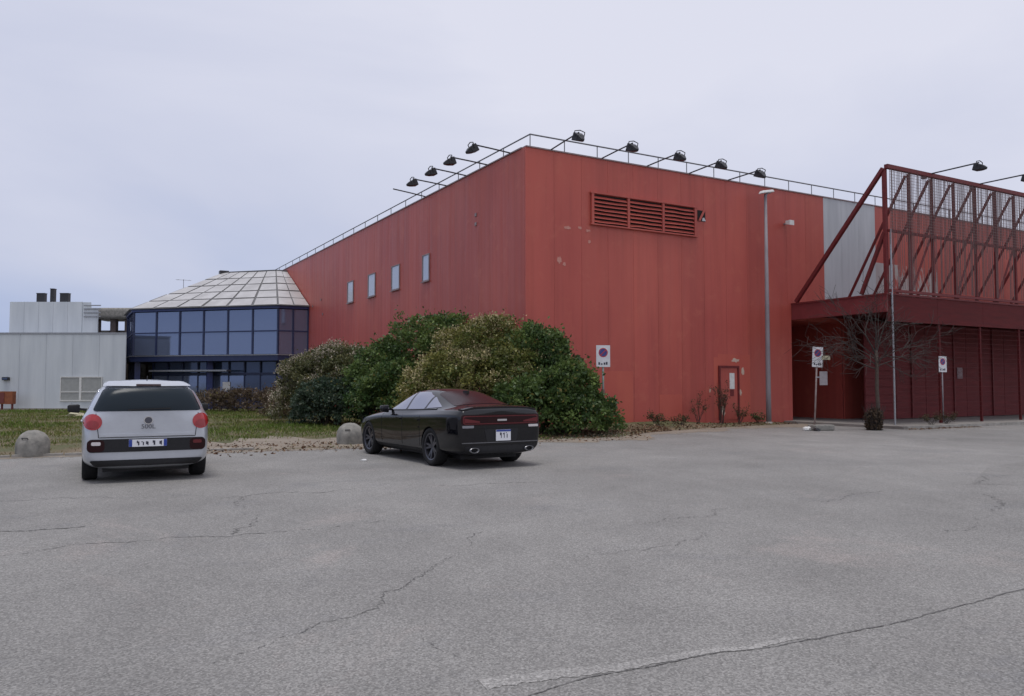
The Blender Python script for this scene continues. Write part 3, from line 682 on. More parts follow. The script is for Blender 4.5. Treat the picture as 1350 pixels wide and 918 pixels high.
def car_body(stations, creases, wheels, rw, yin, mat, parent):
    o = link('body', loft(stations, creases), mat, parent); finish(o, sub=3)
    bv0 = o.data.copy()
    cut = MB()
    for x in wheels:
        for s in (1, -1): cut.lathe([(rw, yin), (rw, 1.3)], 36, Matrix.Translation((x, 0, rw - .03)) @ Matrix.Rotation(R(-90 * s), 4, 'X'))
    c = link('cutter', cut.mesh('cutter'), None, parent)
    m = o.modifiers.new('b', 'BOOLEAN'); m.operation = 'DIFFERENCE'; m.object = c; m.solver = 'EXACT'
    finish(o, smooth=True); bpy.data.objects.remove(c)
    bm = bmesh.new(); bm.from_mesh(bv0); bvh = BVHTree.FromBMesh(bm); bm.free()
    for e_ in o.data.edges: pass
    try: o.data.set_sharp_from_angle(angle=R(38))
    except Exception: pass
    return o, bvh
def rounded(pts, r, n=4):
    out = []; k = len(pts)
    for i in range(k):
        p0, p, p1 = Vector(pts[i - 1]), Vector(pts[i]), Vector(pts[(i + 1) % k])
        d0 = (p0 - p); d1 = (p1 - p); rr = min(r, d0.length * .45, d1.length * .45); a = p + d0.normalized() * rr; b = p + d1.normalized() * rr
        for j in range(n + 1):
            t = j / n; out.append(tuple(a * (1 - t) ** 2 + p * 2 * t * (1 - t) + b * t * t))
    return out
def circ(cx, cy, rx, ry=None, n=28): ry = ry or rx; return [(cx + rx * math.cos(2 * math.pi * k / n), cy + ry * math.sin(2 * math.pi * k / n)) for k in range(n)]
def patch(name, poly, view, bvh, mat, parent, off=.005, depth=.03, step=.035, holes=(), smooth=True):
    """a shaped plate that follows the body: the outline is dropped onto the body along one of its axes"""
    bm = bmesh.new()
    vs = [bm.verts.new((p[0], p[1], 0)) for p in poly]; es = [bm.edges.new((vs[i], vs[(i + 1) % len(vs)])) for i in range(len(vs))]
    for h in holes:
        hv = [bm.verts.new((p[0], p[1], 0)) for p in h]; es += [bm.edges.new((hv[i], hv[(i + 1) % len(hv)])) for i in range(len(hv))]
    bmesh.ops.triangle_fill(bm, use_beauty=True, use_dissolve=False, edges=es)
    for ax in (0, 1):
        lo = min(p[ax] for p in poly); hi = max(p[ax] for p in poly); k = int((hi - lo) / step)
        for j in range(1, k + 1):
            nrm = (1, 0, 0) if ax == 0 else (0, 1, 0); co = [0, 0, 0]; co[ax] = lo + (hi - lo) * j / (k + 1)
            bmesh.ops.bisect_plane(bm, geom=bm.verts[:] + bm.edges[:] + bm.faces[:], plane_co=co, plane_no=nrm)
    dirs = {'left': Vector((0, -1, 0)), 'right': Vector((0, 1, 0)), 'rear': Vector((1, 0, 0)), 'front': Vector((-1, 0, 0)), 'top': Vector((0, 0, -1))}
    d = dirs[view]; last = None
    for v in bm.verts:
        a, b = v.co.x, v.co.y
        o = {'left': (a, 3, b), 'right': (a, -3, b), 'rear': (-6, a, b), 'front': (6, a, b), 'top': (a, b, 4)}[view]
        hit = bvh.ray_cast(Vector(o), d)
        if hit[0] is None:
            near = bvh.find_nearest(Vector(o) + d * (5 if view in ('rear', 'front') else 2.2)); hit = (near[0], near[1])
        nrm = hit[1] if hit[1] is not None else -d
        if nrm.dot(d) > 0: nrm = -nrm
        v.co = hit[0] + nrm * off
    bmesh.ops.recalc_face_normals(bm, faces=bm.faces)
    if sum((f.normal.dot(d) for f in bm.faces)) > 0: bmesh.ops.reverse_faces(bm, faces=bm.faces)
    ret = bmesh.ops.extrude_face_region(bm, geom=bm.faces[:])
    for v in [g for g in ret['geom'] if isinstance(g, bmesh.types.BMVert)]: pass
    newv = {g for g in ret['geom'] if isinstance(g, bmesh.types.BMVert)}
    for v in bm.verts:
        if v not in newv: v.co += d * depth
    me = bpy.data.meshes.new(name); bm.to_mesh(me); bm.free()
    bm = bmesh.new(); bm.from_mesh(me); bmesh.ops.recalc_face_normals(bm, faces=bm.faces); bm.to_mesh(me); bm.free()
    if smooth:
        me.polygons.foreach_set('use_smooth', [True] * len(me.polygons))
        try: me.set_sharp_from_angle(angle=R(35))
        except Exception: pass
    return link(name, me, mat, parent)
def make_wheel(rt, wd, rr, spokes, rimmat, parent, loc, side):
    w_ = bpy.data.objects.new('wheel', None); COL.objects.link(w_); w_.parent = parent; w_.location = loc
    M = Matrix.Rotation(R(-90 * side), 4, 'X')           # lathe axis -> outward
    h = wd / 2
    MB().lathe([(rr, -h * .9), (rt * .93, -h), (rt, -h * .72), (rt, h * .72), (rt * .93, h), (rr * 1.02, h * .92), (rr * .97, h * .6), (rr * .97, -h * .6)], 40, M, False).build('tyre', TYRE, w_, True)
    m = MB().lathe([(rr * .98, h * .86), (rr * .90, h * .80), (rr * .88, -h * .3), (rr * .3, -h * .3)], 40, M, False)
    m.lathe([(.02, h * .5), (rr * .22, h * .5), (rr * .24, h * .2)], 16, M)
    for k in range(spokes):
        for dlt in (-.11, .11):
            a = 2 * math.pi * k / spokes
            T = M @ Matrix.Rotation(a + dlt * .6, 4, 'Z')
            m.hexa([T @ Vector(p) for p in ((rr * .15, -.030, h * .25), (rr * .92, -.022 + dlt * .3, h * .35), (rr * .92, .022 + dlt * .3, h * .35), (rr * .15, .030, h * .25))],
                   [T @ Vector(p) for p in ((rr * .15, -.024, h * .52), (rr * .92, -.016 + dlt * .3, h * .72), (rr * .92, .016 + dlt * .3, h * .72), (rr * .15, .024, h * .52))])
    m.build('rim', rimmat, w_)
    MB().lathe([(.0001, -h * .35), (rr * .85, -h * .35), (rr * .85, -h * .30), (.0001, -h * .30)], 24, M, False).build('brake_disc', BLACKM, w_)
    return w_
TYRE = pbr('tyre_rubber', (.011, .011, .012), (.017, .017, .018), 20, .85, coord='Object', spec=.3)
CARGLASS = glass('car_glass', (.018, .026, .034), .22, 0, .16)
SIDEGLASS = glass('side_glass', (.34, .35, .42), .07, .8, .6)
REARGLASS = glass('tinted_rear_glass', (.022, .007, .009), .22, 0, .2)
CHROME = pbr('chrome', (.75, .75, .77), rough=.12, metal=1)
PLASTIC = pbr('black_plastic', (.014, .014, .016), (.02, .02, .022), 30, .55, spec=.3)
LAMPRED = pbr('tail_lamp_red', (.42, .018, .022), (.30, .012, .016), 9, .15, coat=.6)
LAMPDK = pbr('tail_lamp_dark', (.022, .005, .006), rough=.3, spec=.2)
LAMPRING = pbr('tail_lamp_ring', (.13, .022, .025), rough=.35, spec=.25)
LAMPWH = pbr('lamp_white', (.62, .58, .58), rough=.2, coat=.5)
PLATEW = pbr('plate_white', (.72, .73, .76), rough=.5); PLATEB = pbr('plate_blue', (.02, .05, .28), rough=.5); INK = pbr('plate_ink', (.03, .03, .05), rough=.6)
SEAMM = pbr('panel_gap', (.008, .008, .009), rough=.9)
def paint(name, c, flake, rough, metal, coat):
    m, t, b = newmat(name); v = coords(t, 'Object')
    dirt = noise(t, v, 3.5, 7, .7)
    t.links.new(ramp(t, dirt, [(.35, c), (.75, flake)]), b.inputs['Base Color'])
    t.links.new(ramp(t, dirt, [(.3, rough), (.75, min(1, rough + .05))]), b.inputs['Roughness'])
    b.inputs['Metallic'].default_value = metal; b.inputs['Coat Weight'].default_value = coat; b.inputs['Coat Roughness'].default_value = .05
    return m
SILVER = paint('silver_white_paint', (.52, .545, .585), (.46, .48, .52), .30, .45, .7)
BLACKP = paint('black_paint', (.004, .004, .006), (.006, .006, .008), .05, 0, .12)

def plate(parent, x, y, z, wd, ht, blue=True, rz=0):
    p = MB().box(x - .012, x, y - wd / 2, y + wd / 2, z - ht / 2, z + ht / 2).build('number_plate', PLATEW, parent)
    if blue:
        for s in (-1, 1): MB().box(x - .0145, x - .0122, y + s * (wd / 2 - .045), y + s * (wd / 2 - .001), z - ht / 2 + .002, z + ht / 2 - .002).build('plate_band', PLATEB, p)
    else: MB().box(x - .0145, x - .0122, y - wd / 2 + .002, y + wd / 2 - .002, z + ht / 2 - .035, z + ht / 2 - .002).build('plate_band', PLATEB, p)
    rnd = random.Random(int(x * 100)); yy = y - wd / 2 + .07; m = MB(); hh = ht * (.62 if blue else .5)
    while yy < y + wd / 2 - .09:              # unreadable dark strokes, as blurred as on the photograph
        k = rnd.uniform(.014, .022); m.box(x - .0148, x - .0122, yy, yy + k, z - hh / 2, z + hh / 2 * rnd.uniform(.4, 1)); m.box(x - .0148, x - .0122, yy + k, yy + .035, z + rnd.choice((-1, 0, .7)) * hh / 2, z + rnd.choice((-1, 0, .7)) * hh / 2 + .014); yy += .062 + (.03 if rnd.random() < .25 else 0)
    m.build('plate_marks', INK, p)['kind'] = 'stuff'; return p
def mirror(parent, x, y, z, s, matc):
    MB().hexa([(x + .03, y, z - .02), (x - .03, y, z - .02), (x - .03, y + s * .13, z), (x + .03, y + s * .13, z)], [(x + .03, y, z + .02), (x - .03, y, z + .02), (x - .03, y + s * .13, z + .04), (x + .03, y + s * .13, z + .04)]).build('mirror_arm', matc, parent)
    h = MB().hexa([(x + .06, y + s * .12, z - .05), (x - .05, y + s * .10, z - .06), (x - .05, y + s * .10, z + .11), (x + .06, y + s * .12, z + .10)], [(x + .03, y + s * .30, z - .03), (x - .06, y + s * .29, z - .04), (x - .06, y + s * .29, z + .10), (x + .03, y + s * .30, z + .09)]).build('wing_mirror', matc, parent)
    finish(h, .03, 3, smooth=True)

# --- silver people-carrier, seen from behind
def sec(zb, yb, ys, zs, ym, zm, yk, zk, yg, zg, y6, z6, y7, z7, z8): return [(0, zb), (yb, zb), (ys, zs), (ym, zm), (yk, zk), (yg, zg), (y6, z6), (y7, z7), (0, z8)]
HEAD_F = R(117.5)
fi = thing('silver_car', 'silver white compact people carrier parked facing away with round tail lights', 'car', (-6.78, 14.74, 0), HEAD_F)
st = [(2.12, sec(.26, .45, .60, .32, .62, .50, .58, .66, .48, .78, .36, .84, .2, .87, .88)),
      (1.95, sec(.20, .65, .80, .30, .83, .52, .80, .74, .68, .88, .52, .94, .28, .97, .98)),
      (1.36, sec(.18, .72, .87, .30, .89, .56, .87, .86, .78, .97, .60, 1.02, .3, 1.05, 1.06)),
      (.98, sec(.18, .72, .87, .30, .89, .56, .87, .94, .80, 1.02, .64, 1.09, .33, 1.12, 1.13)),
      (.30, sec(.18, .72, .87, .30, .885, .56, .87, .98, .81, 1.06, .66, 1.44, .36, 1.52, 1.53)),
      (-.20, sec(.18, .72, .87, .30, .885, .56, .87, 1.0, .82, 1.08, .67, 1.54, .38, 1.635, 1.65)),
      (-.90, sec(.18, .72, .87, .30, .885, .56, .875, 1.03, .82, 1.10, .68, 1.55, .40, 1.645, 1.66)),
      (-1.45, sec(.18, .72, .87, .32, .89, .58, .88, 1.05, .82, 1.13, .67, 1.53, .40, 1.61, 1.625)),
      (-1.72, sec(.19, .72, .86, .34, .885, .60, .875, 1.04, .80, 1.15, .66, 1.50, .40, 1.575, 1.59)),
      (-1.90, sec(.22, .70, .83, .36, .86, .62, .84, 1.00, .76, 1.12, .62, 1.42, .38, 1.50, 1.515)),
      (-1.985, sec(.25, .62, .78, .38, .82, .62, .79, .96, .71, 1.08, .58, 1.30, .34, 1.345, 1.355)),
      (-2.02, sec(.28, .52, .70, .40, .74, .60, .70, .90, .60, 1.02, .48, 1.16, .26, 1.20, 1.205))]
body, bv = car_body(st, [(1, 9, 4, .5), (0, 11, 2, .4)], (1.36, -1.25), .355, .60, SILVER, fi)
MB().box(-1.75, 1.75, -.60, .60, .16, .42).build('underbody', PLASTIC, fi)
rw_ = patch('rear_window', rounded([(-.74, 1.135), (.74, 1.135), (.60, 1.485), (-.60, 1.485)], .05), 'rear', bv, CARGLASS, fi, .014)
patch('spoiler', rounded([(-.60, 1.50), (.60, 1.50), (.56, 1.575), (-.56, 1.575)], .03), 'rear', bv, SILVER, fi, .045, .08)
patch('brake_light', rounded([(-.17, 1.50), (.17, 1.50), (.17, 1.525), (-.17, 1.525)], .008), 'rear', bv, LAMPDK, fi, .05)
patch('wiper', [(-.30, 1.165), (.28, 1.145), (.28, 1.165), (-.30, 1.185)], 'rear', bv, PLASTIC, fi, .025)
for s in (-1, 1):
    tl = patch('tail_light', circ(s * .735, .965, .118, .125), 'rear', bv, LAMPRED, fi, .014)
    patch('inner_ring', circ(s * .735, .93, .075, .06), 'rear', bv, pbr('lamp_inner_red', (.26, .012, .016), rough=.2, coat=.4), tl, .02)
    fl = patch('fog_light', rounded([(s * .80, .50), (s * .58, .50), (s * .58, .685), (s * .80, .685)], .06), 'rear', bv, LAMPDK, fi, .016)
    patch('reflector', rounded([(s * .75, .60), (s * .63, .60), (s * .63, .655), (s * .75, .655)], .02), 'rear', bv, LAMPWH if s > 0 else LAMPRING, fl, .02)
patch('bumper_insert', rounded([(-.79, .49), (.79, .49), (.79, .695), (-.79, .695)], .05), 'rear', bv, PLASTIC, fi, .014)
patch('lower_valance', rounded([(-.70, .275), (.70, .275), (.77, .365), (-.77, .365)], .03), 'rear', bv, PLASTIC, fi, .016)
gap = [(-.70, 1.10), (-.66, .72), (.66, .72), (.70, 1.10)]
for (a, b) in zip(gap[:-1], gap[1:]):
    dx, dz = b[0] - a[0], b[1] - a[1]; L_ = math.hypot(dx, dz); n_ = (-dz / L_ * .005, dx / L_ * .005)
    patch('tailgate_gap', [(a[0] - n_[0], a[1] - n_[1]), (b[0] - n_[0], b[1] - n_[1]), (b[0] + n_[0], b[1] + n_[1]), (a[0] + n_[0], a[1] + n_[1])], 'rear', bv, SEAMM, fi, .0025)
patch('tailgate_crease', rounded([(-.64, .735), (.64, .735), (.64, .775), (-.64, .775)], .015), 'rear', bv, SILVER, fi, .02, .04)
plate(fi, -2.034, 0, .625, .52, .115)
bd = patch('badge', circ(0, .985, .066), 'rear', bv, CHROME, fi, .012); patch('badge_face', circ(0, .985, .052), 'rear', bv, pbr('badge_face', (.10, .10, .12), rough=.3, metal=.5), bd, .016)
fc = bpy.data.curves.new('txt', 'FONT'); fc.body = '500L'; fc.size = .10; fc.extrude = .004; fc.align_x = 'CENTER'
fo = bpy.data.objects.new('txt', fc); COL.objects.link(fo); dg = bpy.context.evaluated_depsgraph_get(); dg.update()
fm = bpy.data.meshes.new_from_object(fo.evaluated_get(dg)); bpy.data.objects.remove(fo)
o = link('lettering', fm, pbr('dark_chrome', (.16, .16, .18), rough=.3, metal=.6), fi, (-2.035, 0, .855)); o.rotation_euler = (R(90), 0, R(-90))
fi.scale = (1.02, 1.075, 1.0); fi.location.x -= .03
# side windows, door gaps, handles, mirrors
for sv, s in (('left', 1), ('right', -1)):
    for poly in ([(-1.62, 1.17), (-1.08, 1.12), (-1.06, 1.46), (-1.50, 1.46)], [(-1.02, 1.12), (-.22, 1.11), (-.20, 1.50), (-1.00, 1.475)], [(-.14, 1.11), (.66, 1.09), (.22, 1.44), (-.12, 1.50)]):
        patch('side_window', rounded(poly, .04), sv, bv, SIDEGLASS, fi, .006)
    for x in (-1.06, -.16, .72): patch('door_gap', [(x, .38), (x + .009, .38), (x + .009, 1.06), (x, 1.06)], sv, bv, SEAMM, fi, .003)
    for x in (-.95, -.05): patch('door_handle', rounded([(x, .93), (x + .17, .93), (x + .17, .965), (x, .965)], .012), sv, bv, SILVER, fi, .03)
    patch('rocker_trim', [(-.85, .24), (.95, .24), (.95, .33), (-.85, .33)], sv, bv, PLASTIC, fi, .008)
    mirror(fi, .62, s * .84, 1.09, s, PLASTIC)
patch('windscreen', rounded([(.90, -.60), (.90, .60), (.30, .55), (.30, -.55)], .06), 'top', bv, CARGLASS, fi, .006)
MB().tube([(-1.38, 0, 1.62), (-1.5, 0, 1.70)], .007, 5).build('aerial', PLASTIC, fi)
RIMS = pbr('silver_rim', (.45, .46, .48), rough=.35, metal=.8)
for x in (1.36, -1.25):
    for s in (1, -1): make_wheel(.322, .215, .205, 5, RIMS, fi, (x, s * .765, .322), s)

# --- black fastback saloon
HEAD_C = R(122)
ch = thing('black_car', 'black fastback sports saloon parked nose-in beside the big shrubs', 'car', (-1.59, 17.26, 0), HEAD_C)
st = [(2.50, sec(.26, .50, .62, .34, .66, .52, .62, .66, .50, .71, .38, .73, .2, .74, .745)),
      (2.34, sec(.20, .66, .82, .32, .86, .55, .84, .73, .72, .79, .54, .82, .3, .84, .85)),
      (1.55, sec(.18, .76, .91, .30, .945, .58, .93, .83, .84, .90, .62, .94, .32, .965, .975)),
      (.95, sec(.18, .76, .91, .30, .935, .58, .93, .87, .84, .945, .66, .985, .34, 1.01, 1.02)),
      (.62, sec(.18, .76, .91, .30, .93, .58, .925, .88, .85, .96, .68, 1.09, .36, 1.14, 1.15)),
      (.10, sec(.18, .76, .91, .30, .925, .58, .92, .90, .845, .975, .61, 1.34, .36, 1.41, 1.425)),
      (-.45, sec(.18, .76, .91, .30, .925, .58, .92, .92, .84, .99, .60, 1.395, .36, 1.465, 1.48)),
      (-.95, sec(.18, .76, .91, .30, .93, .58, .925, .94, .84, 1.01, .595, 1.35, .36, 1.425, 1.44)),
      (-1.50, sec(.18, .76, .92, .31, .955, .60, .95, .96, .855, 1.035, .60, 1.215, .37, 1.275, 1.29)),
      (-1.98, sec(.20, .76, .92, .33, .95, .62, .945, .98, .85, 1.055, .62, 1.10, .38, 1.12, 1.13)),
      (-2.38, sec(.23, .72, .87, .36, .905, .64, .90, .98, .82, 1.06, .62, 1.095, .38, 1.11, 1.115)),
      (-2.52, sec(.26, .66, .82, .38, .86, .64, .85, .965, .78, 1.055, .60, 1.095, .38, 1.108, 1.112)),
      (-2.56, sec(.30, .60, .76, .40, .80, .62, .79, .92, .73, 1.00, .56, 1.035, .34, 1.045, 1.05))]
body, bc = car_body(st, [(1, 12, 4, .75), (6, 12, 5, .55), (0, 12, 2, .4), (9, 12, 6, .4)], (1.55, -1.50), .385, .62, BLACKP, ch)
MB().box(-2.1, 2.1, -.60, .60, .15, .42).build('underbody', PLASTIC, ch)
for sv, s in (('left', 1), ('right', -1)):
    patch('side_window', rounded([(.70, 1.01), (-.20, 1.03), (-.18, 1.385), (.10, 1.345), (.45, 1.19)], .03), sv, bc, SIDEGLASS, ch, .006)
    patch('side_window', rounded([(-.28, 1.03), (-1.02, 1.06), (-1.00, 1.30), (-.72, 1.375), (-.26, 1.39)], .03), sv, bc, SIDEGLASS, ch, .006)
    patch('side_window', rounded([(-1.09, 1.068), (-1.62, 1.10), (-1.30, 1.20), (-1.07, 1.29)], .03), sv, bc, SIDEGLASS, ch, .006)
    for x in (-1.05, -.22, .80): patch('door_gap', [(x, .34), (x + .009, .34), (x + .009, .93), (x, .93)], sv, bc, SEAMM, ch, .003)
    for x in (-1.0, -.16): patch('door_handle', rounded([(x, .83), (x + .2, .83), (x + .2, .862), (x, .862)], .012), sv, bc, BLACKP, ch, .03)
    patch('body_crease', rounded([(-1.0, .70), (.9, .62), (.9, .635), (-1.0, .72)], .008), sv, bc, BLACKP, ch, .014)
    patch('rocker_trim', [(-1.05, .22), (1.10, .22), (1.10, .30), (-1.05, .30)], sv, bc, PLASTIC, ch, .01)
    patch('window_trim', rounded([(.74, .985), (-1.55, 1.06), (-1.55, 1.072), (.74, .998)], .005), sv, bc, CHROME if False else BLACKP, ch, .012)
    mirror(ch, .50, s * .80, 1.0, s, BLACKP)
patch('rear_window', rounded([(-1.02, -.50), (-1.02, .50), (-1.90, .60), (-1.90, -.60)], .08), 'top', bc, REARGLASS, ch, .006)
patch('windscreen', rounded([(.72, -.62), (.72, .62), (.12, .54), (.12, -.54)], .06), 'top', bc, CARGLASS, ch, .006)
patch('boot_spoiler', rounded([(-2.50, -.78), (-2.50, .78), (-2.36, .80), (-2.36, -.80)], .04), 'top', bc, BLACKP, ch, .03, .05)
lb = patch('tail_light_bar', rounded([(-.82, .79), (.82, .79), (.82, .985), (-.82, .985)], .06), 'rear', bc, LAMPDK, ch, .008)
patch('light_ring', rounded([(-.79, .812), (.79, .812), (.79, .962), (-.79, .962)], .05), 'rear', bc, LAMPRING, lb, .012, holes=[rounded([(-.772, .827), (.772, .827), (.772, .947), (-.772, .947)], .04)])
patch('badge', rounded([(-.10, .865), (.10, .865), (.10, .90), (-.10, .90)], .012), 'rear', bc, CHROME, ch, .018)
for s in (1, -1):
    patch('reversing_lamp', rounded([(s * .80, .745), (s * .58, .745), (s * .58, .79), (s * .80, .79)], .015), 'rear', bc, LAMPWH if s < 0 else pbr('lamp_grey', (.22, .22, .24), rough=.2), ch, .012)
    xt = MB().lathe([(.060, 0), (.064, .10), (.052, .10), (.050, .02)], 18, Matrix.Translation((-2.50, s * .58, .345)) @ Matrix.Diagonal((1, 1.5, .75, 1)) @ Matrix.Rotation(R(-90), 4, 'Y'), False).build('exhaust_tip', pbr('dull_chrome', (.22, .22, .23), rough=.3, metal=1), ch, True)
    patch('light_block', rounded([(s * .765, .84), (s * .46, .84), (s * .46, .865), (s * .765, .92)], .02), 'rear', bc, LAMPRING, lb, .016)
patch('bumper_line', rounded([(-.80, .470), (.80, .470), (.80, .486), (-.80, .486)], .006), 'rear', bc, pbr('satin_trim', (.14, .14, .15), rough=.3, metal=.5), ch, .02)
patch('diffuser', rounded([(-.72, .29), (.72, .29), (.76, .42), (-.76, .42)], .04), 'rear', bc, PLASTIC, ch, .01)
patch('plate_recess', rounded([(-.32, .50), (.32, .50), (.36, .72), (-.36, .72)], .04), 'rear', bc, PLASTIC, ch, .006)
plate(ch, -2.578, -.02, .605, .31, .20, False)
patch('boot_gap', [(-.74, .735), (.74, .735), (.74, .742), (-.74, .742)], 'rear', bc, SEAMM, ch, .004)
MB().box(-1.28, -1.14, -.03, .03, 1.345, 1.41).build('shark_fin', BLACKP, ch)
ch.scale = (1.03, 1.03, 1.02)
RIMB = pbr('dark_rim', (.10, .10, .115), rough=.3, metal=.7)
for x in (1.55, -1.50):
    for s in (1, -1): make_wheel(.362, .245, .262, 5, RIMB, ch, (x, s * .81, .362), s)

# ------------------------------------------------------------ concrete dome bollards
def dome(label, loc, r, h, seed):
    o = MB(); rnd = random.Random(seed); n = 26
    prof = [(r * .96, -.05), (r, .02), (r, h * .35)] + [(r * math.cos(a) ** .8, h * .35 + h * .65 * math.sin(a)) for a in np.linspace(.12, 1.53, 9)]
    o.lathe(prof, n); v = []
    for (x, y, z) in o.v:
        q = 1 + .03 * math.sin(x * 9 + seed) * math.cos(y * 8 + z * 7); v.append((x * q + rnd.uniform(-.006, .006), y * q + rnd.uniform(-.006, .006), z + rnd.uniform(-.006, .006)))
    o.v = v
    t_ = thing('concrete_bollard', label, 'bollard', loc, 0, 'concrete dome bollards along the verge')
    b_ = o.build('dome', CONCD, t_, True)
    MB().tube([(-.06, -r * .80, h * .62), (-.06, -r * .93, h * .72), (.06, -r * .93, h * .72), (.06, -r * .80, h * .62)], .012, 6).build('lifting_loop', BLACKM, t_)
dome('round concrete bollard on the grass edge left of the silver car', (-10.42, 17.45, .02), .33, .55, 3)
dome('round concrete bollard at the nose of the black car', (-4.12, 20.4, .03), .34, .56, 8)

# ------------------------------------------------------------ parking signs
SIGNB = pbr('sign_blue', (.035, .05, .20), rough=.45); SIGNR = pbr('sign_red', (.42, .03, .04), rough=.45); SIGNW = pbr('sign_white', (.68, .68, .70), (.58, .58, .60), 7, .45)
GREENP = pbr('grey_green_pole', (.22, .26, .25), (.17, .20, .19), 6, .5)
def sign_plate(parent, z0, z1, wd, yo=-.035, marks=True, tilt=0):
    p = MB().box(-wd / 2, wd / 2, yo - .006, yo, z0, z1).build('sign_plate', SIGNW, parent)
    if tilt: p.rotation_euler = (0, R(tilt), 0)
    M = Matrix.Translation((0, yo - .0065, z1 - wd * .52)) @ Matrix.Rotation(R(90), 4, 'X'); r = wd * .33
    MB().lathe([(r * .80, 0), (r * .80, .002)], 28, M).build('blue_disc', SIGNB, p)
    MB().lathe([(r, 0), (r, .003), (r * .81, .003), (r * .81, 0)], 28, M, False).build('red_ring', SIGNR, p)
    M2_ = M @ Matrix.Rotation(R(45), 4, 'Z'); MB().box(-r * .8, r * .8, -r * .10, r * .10, .0022, .004, M2_).build('red_bar', SIGNR, p)
    if marks:
        k = z0 + (z1 - z0) * .10
        m = MB()
        for i, x in enumerate((-.28, -.10, .10, .26)): m.box(wd * x - wd * .07, wd * x + wd * .05, yo - .0085, yo - .0062, k, k + wd * (.18, .10, .16, .20)[i])
        m.build('printed_marks', INK, p)['kind'] = 'stuff'
    MB().box(-.05, .05, yo - .0005, yo + .03, z0 + .06, z0 + .10).build('clamp', GALV, p)
    return p
s1 = thing('parking_sign', 'no-parking sign on green-grey pole in front of the big shrub', 'sign', (2.86, 25.1, 0), R(4), 'no-parking signs')
MB().tube([(0, 0, -.1), (0, 0, 2.78)], .032, 10).build('pole', GREENP, s1, True); sign_plate(s1, 2.12, 2.80, .44)
MB().tube([(0, 0, 1.30), (0, 0, 1.42)], .06, 8).build('clamp_band', pbr('rust_band', (.20, .12, .10), rough=.8), s1)
s2 = thing('parking_sign', 'leaning no-parking sign with extra plates and concrete foot near bare tree', 'sign', (10.34, 27.4, 0), R(12), 'no-parking signs')
leanM = R(3.2)
MB().tube([(0, 0, .1), (.08, 0, 1.4), (.155, 0, 2.85)], .030, 10).build('pole', pbr('rusty_pole', (.34, .28, .27), (.24, .17, .15), 5, .6), s2, True)
pp = sign_plate(s2, 2.17, 2.86, .40); pp.rotation_euler = (0, leanM, 0); pp.location = (.0, 0, 0)
MB().box(.30, .62, -.05, -.04, 2.42, 2.56).build('arrow_plate', pbr('yellowed_plate', (.48, .44, .30), rough=.6), s2)
MB().box(.10, .34, -.03, -.02, 2.42, 2.46).build('plate_bracket', GALV, s2)
MB().box(.20, .50, -.045, -.035, 1.55, 2.02).build('lower_plate', pbr('grey_plate', (.33, .30, .31), (.25, .22, .23), 9, .6), s2)
MB().box(.06, .34, -.032, -.025, 1.80, 1.84).build('plate_bracket', GALV, s2)
finish(MB().box(-.12, .62, -.25, .25, .0, .20).build('concrete_foot', CONCD, s2), .04, 2)
s3 = thing('parking_sign', 'no-parking sign on thin pole before the boarded red front', 'sign', (16.55, 30.75, .0), R(20), 'no-parking signs')
MB().tube([(0, 0, -.1), (0, 0, 2.66)], .030, 10).build('pole', POLE, s3, True); sign_plate(s3, 2.05, 2.66, .40)

# ------------------------------------------------------------ litter
def crumpled(name, label, cat, loc, r, mat, seed, flat=.5):
    bm = bmesh.new(); bmesh.ops.create_icosphere(bm, subdivisions=2, radius=r); rnd = random.Random(seed)
    for v in bm.verts: v.co *= rnd.uniform(.65, 1.2); v.co.z = max(v.co.z * flat, -.2 * r) + .2 * r
    me = bpy.data.meshes.new(name); bm.to_mesh(me); bm.free(); return tag(link(name, me, mat, None, loc), label, cat)
crumpled('litter_bag', 'white plastic bag lying at the foot of the leaning sign', 'litter', (10.05, 27.35, 0), .15, PAPER, 4, .8)
crumpled('litter_bag', 'black plastic scrap lying beside the concrete sign foot', 'litter', (10.28, 27.05, 0), .12, BLACKM, 5, .7)
crumpled('paper_scrap', 'small white paper scrap on the asphalt left of the black car', 'litter', (-3.03, 16.45, 0), .07, PAPER, 6, .35)
crumpled('pale_sack', 'pale sack lying on the grass beyond the silver car', 'litter', (-20.3, 37.2, .06), .38, pbr('pale_sack', (.50, .47, .33), (.42, .40, .27), 6, .8), 9, .5)

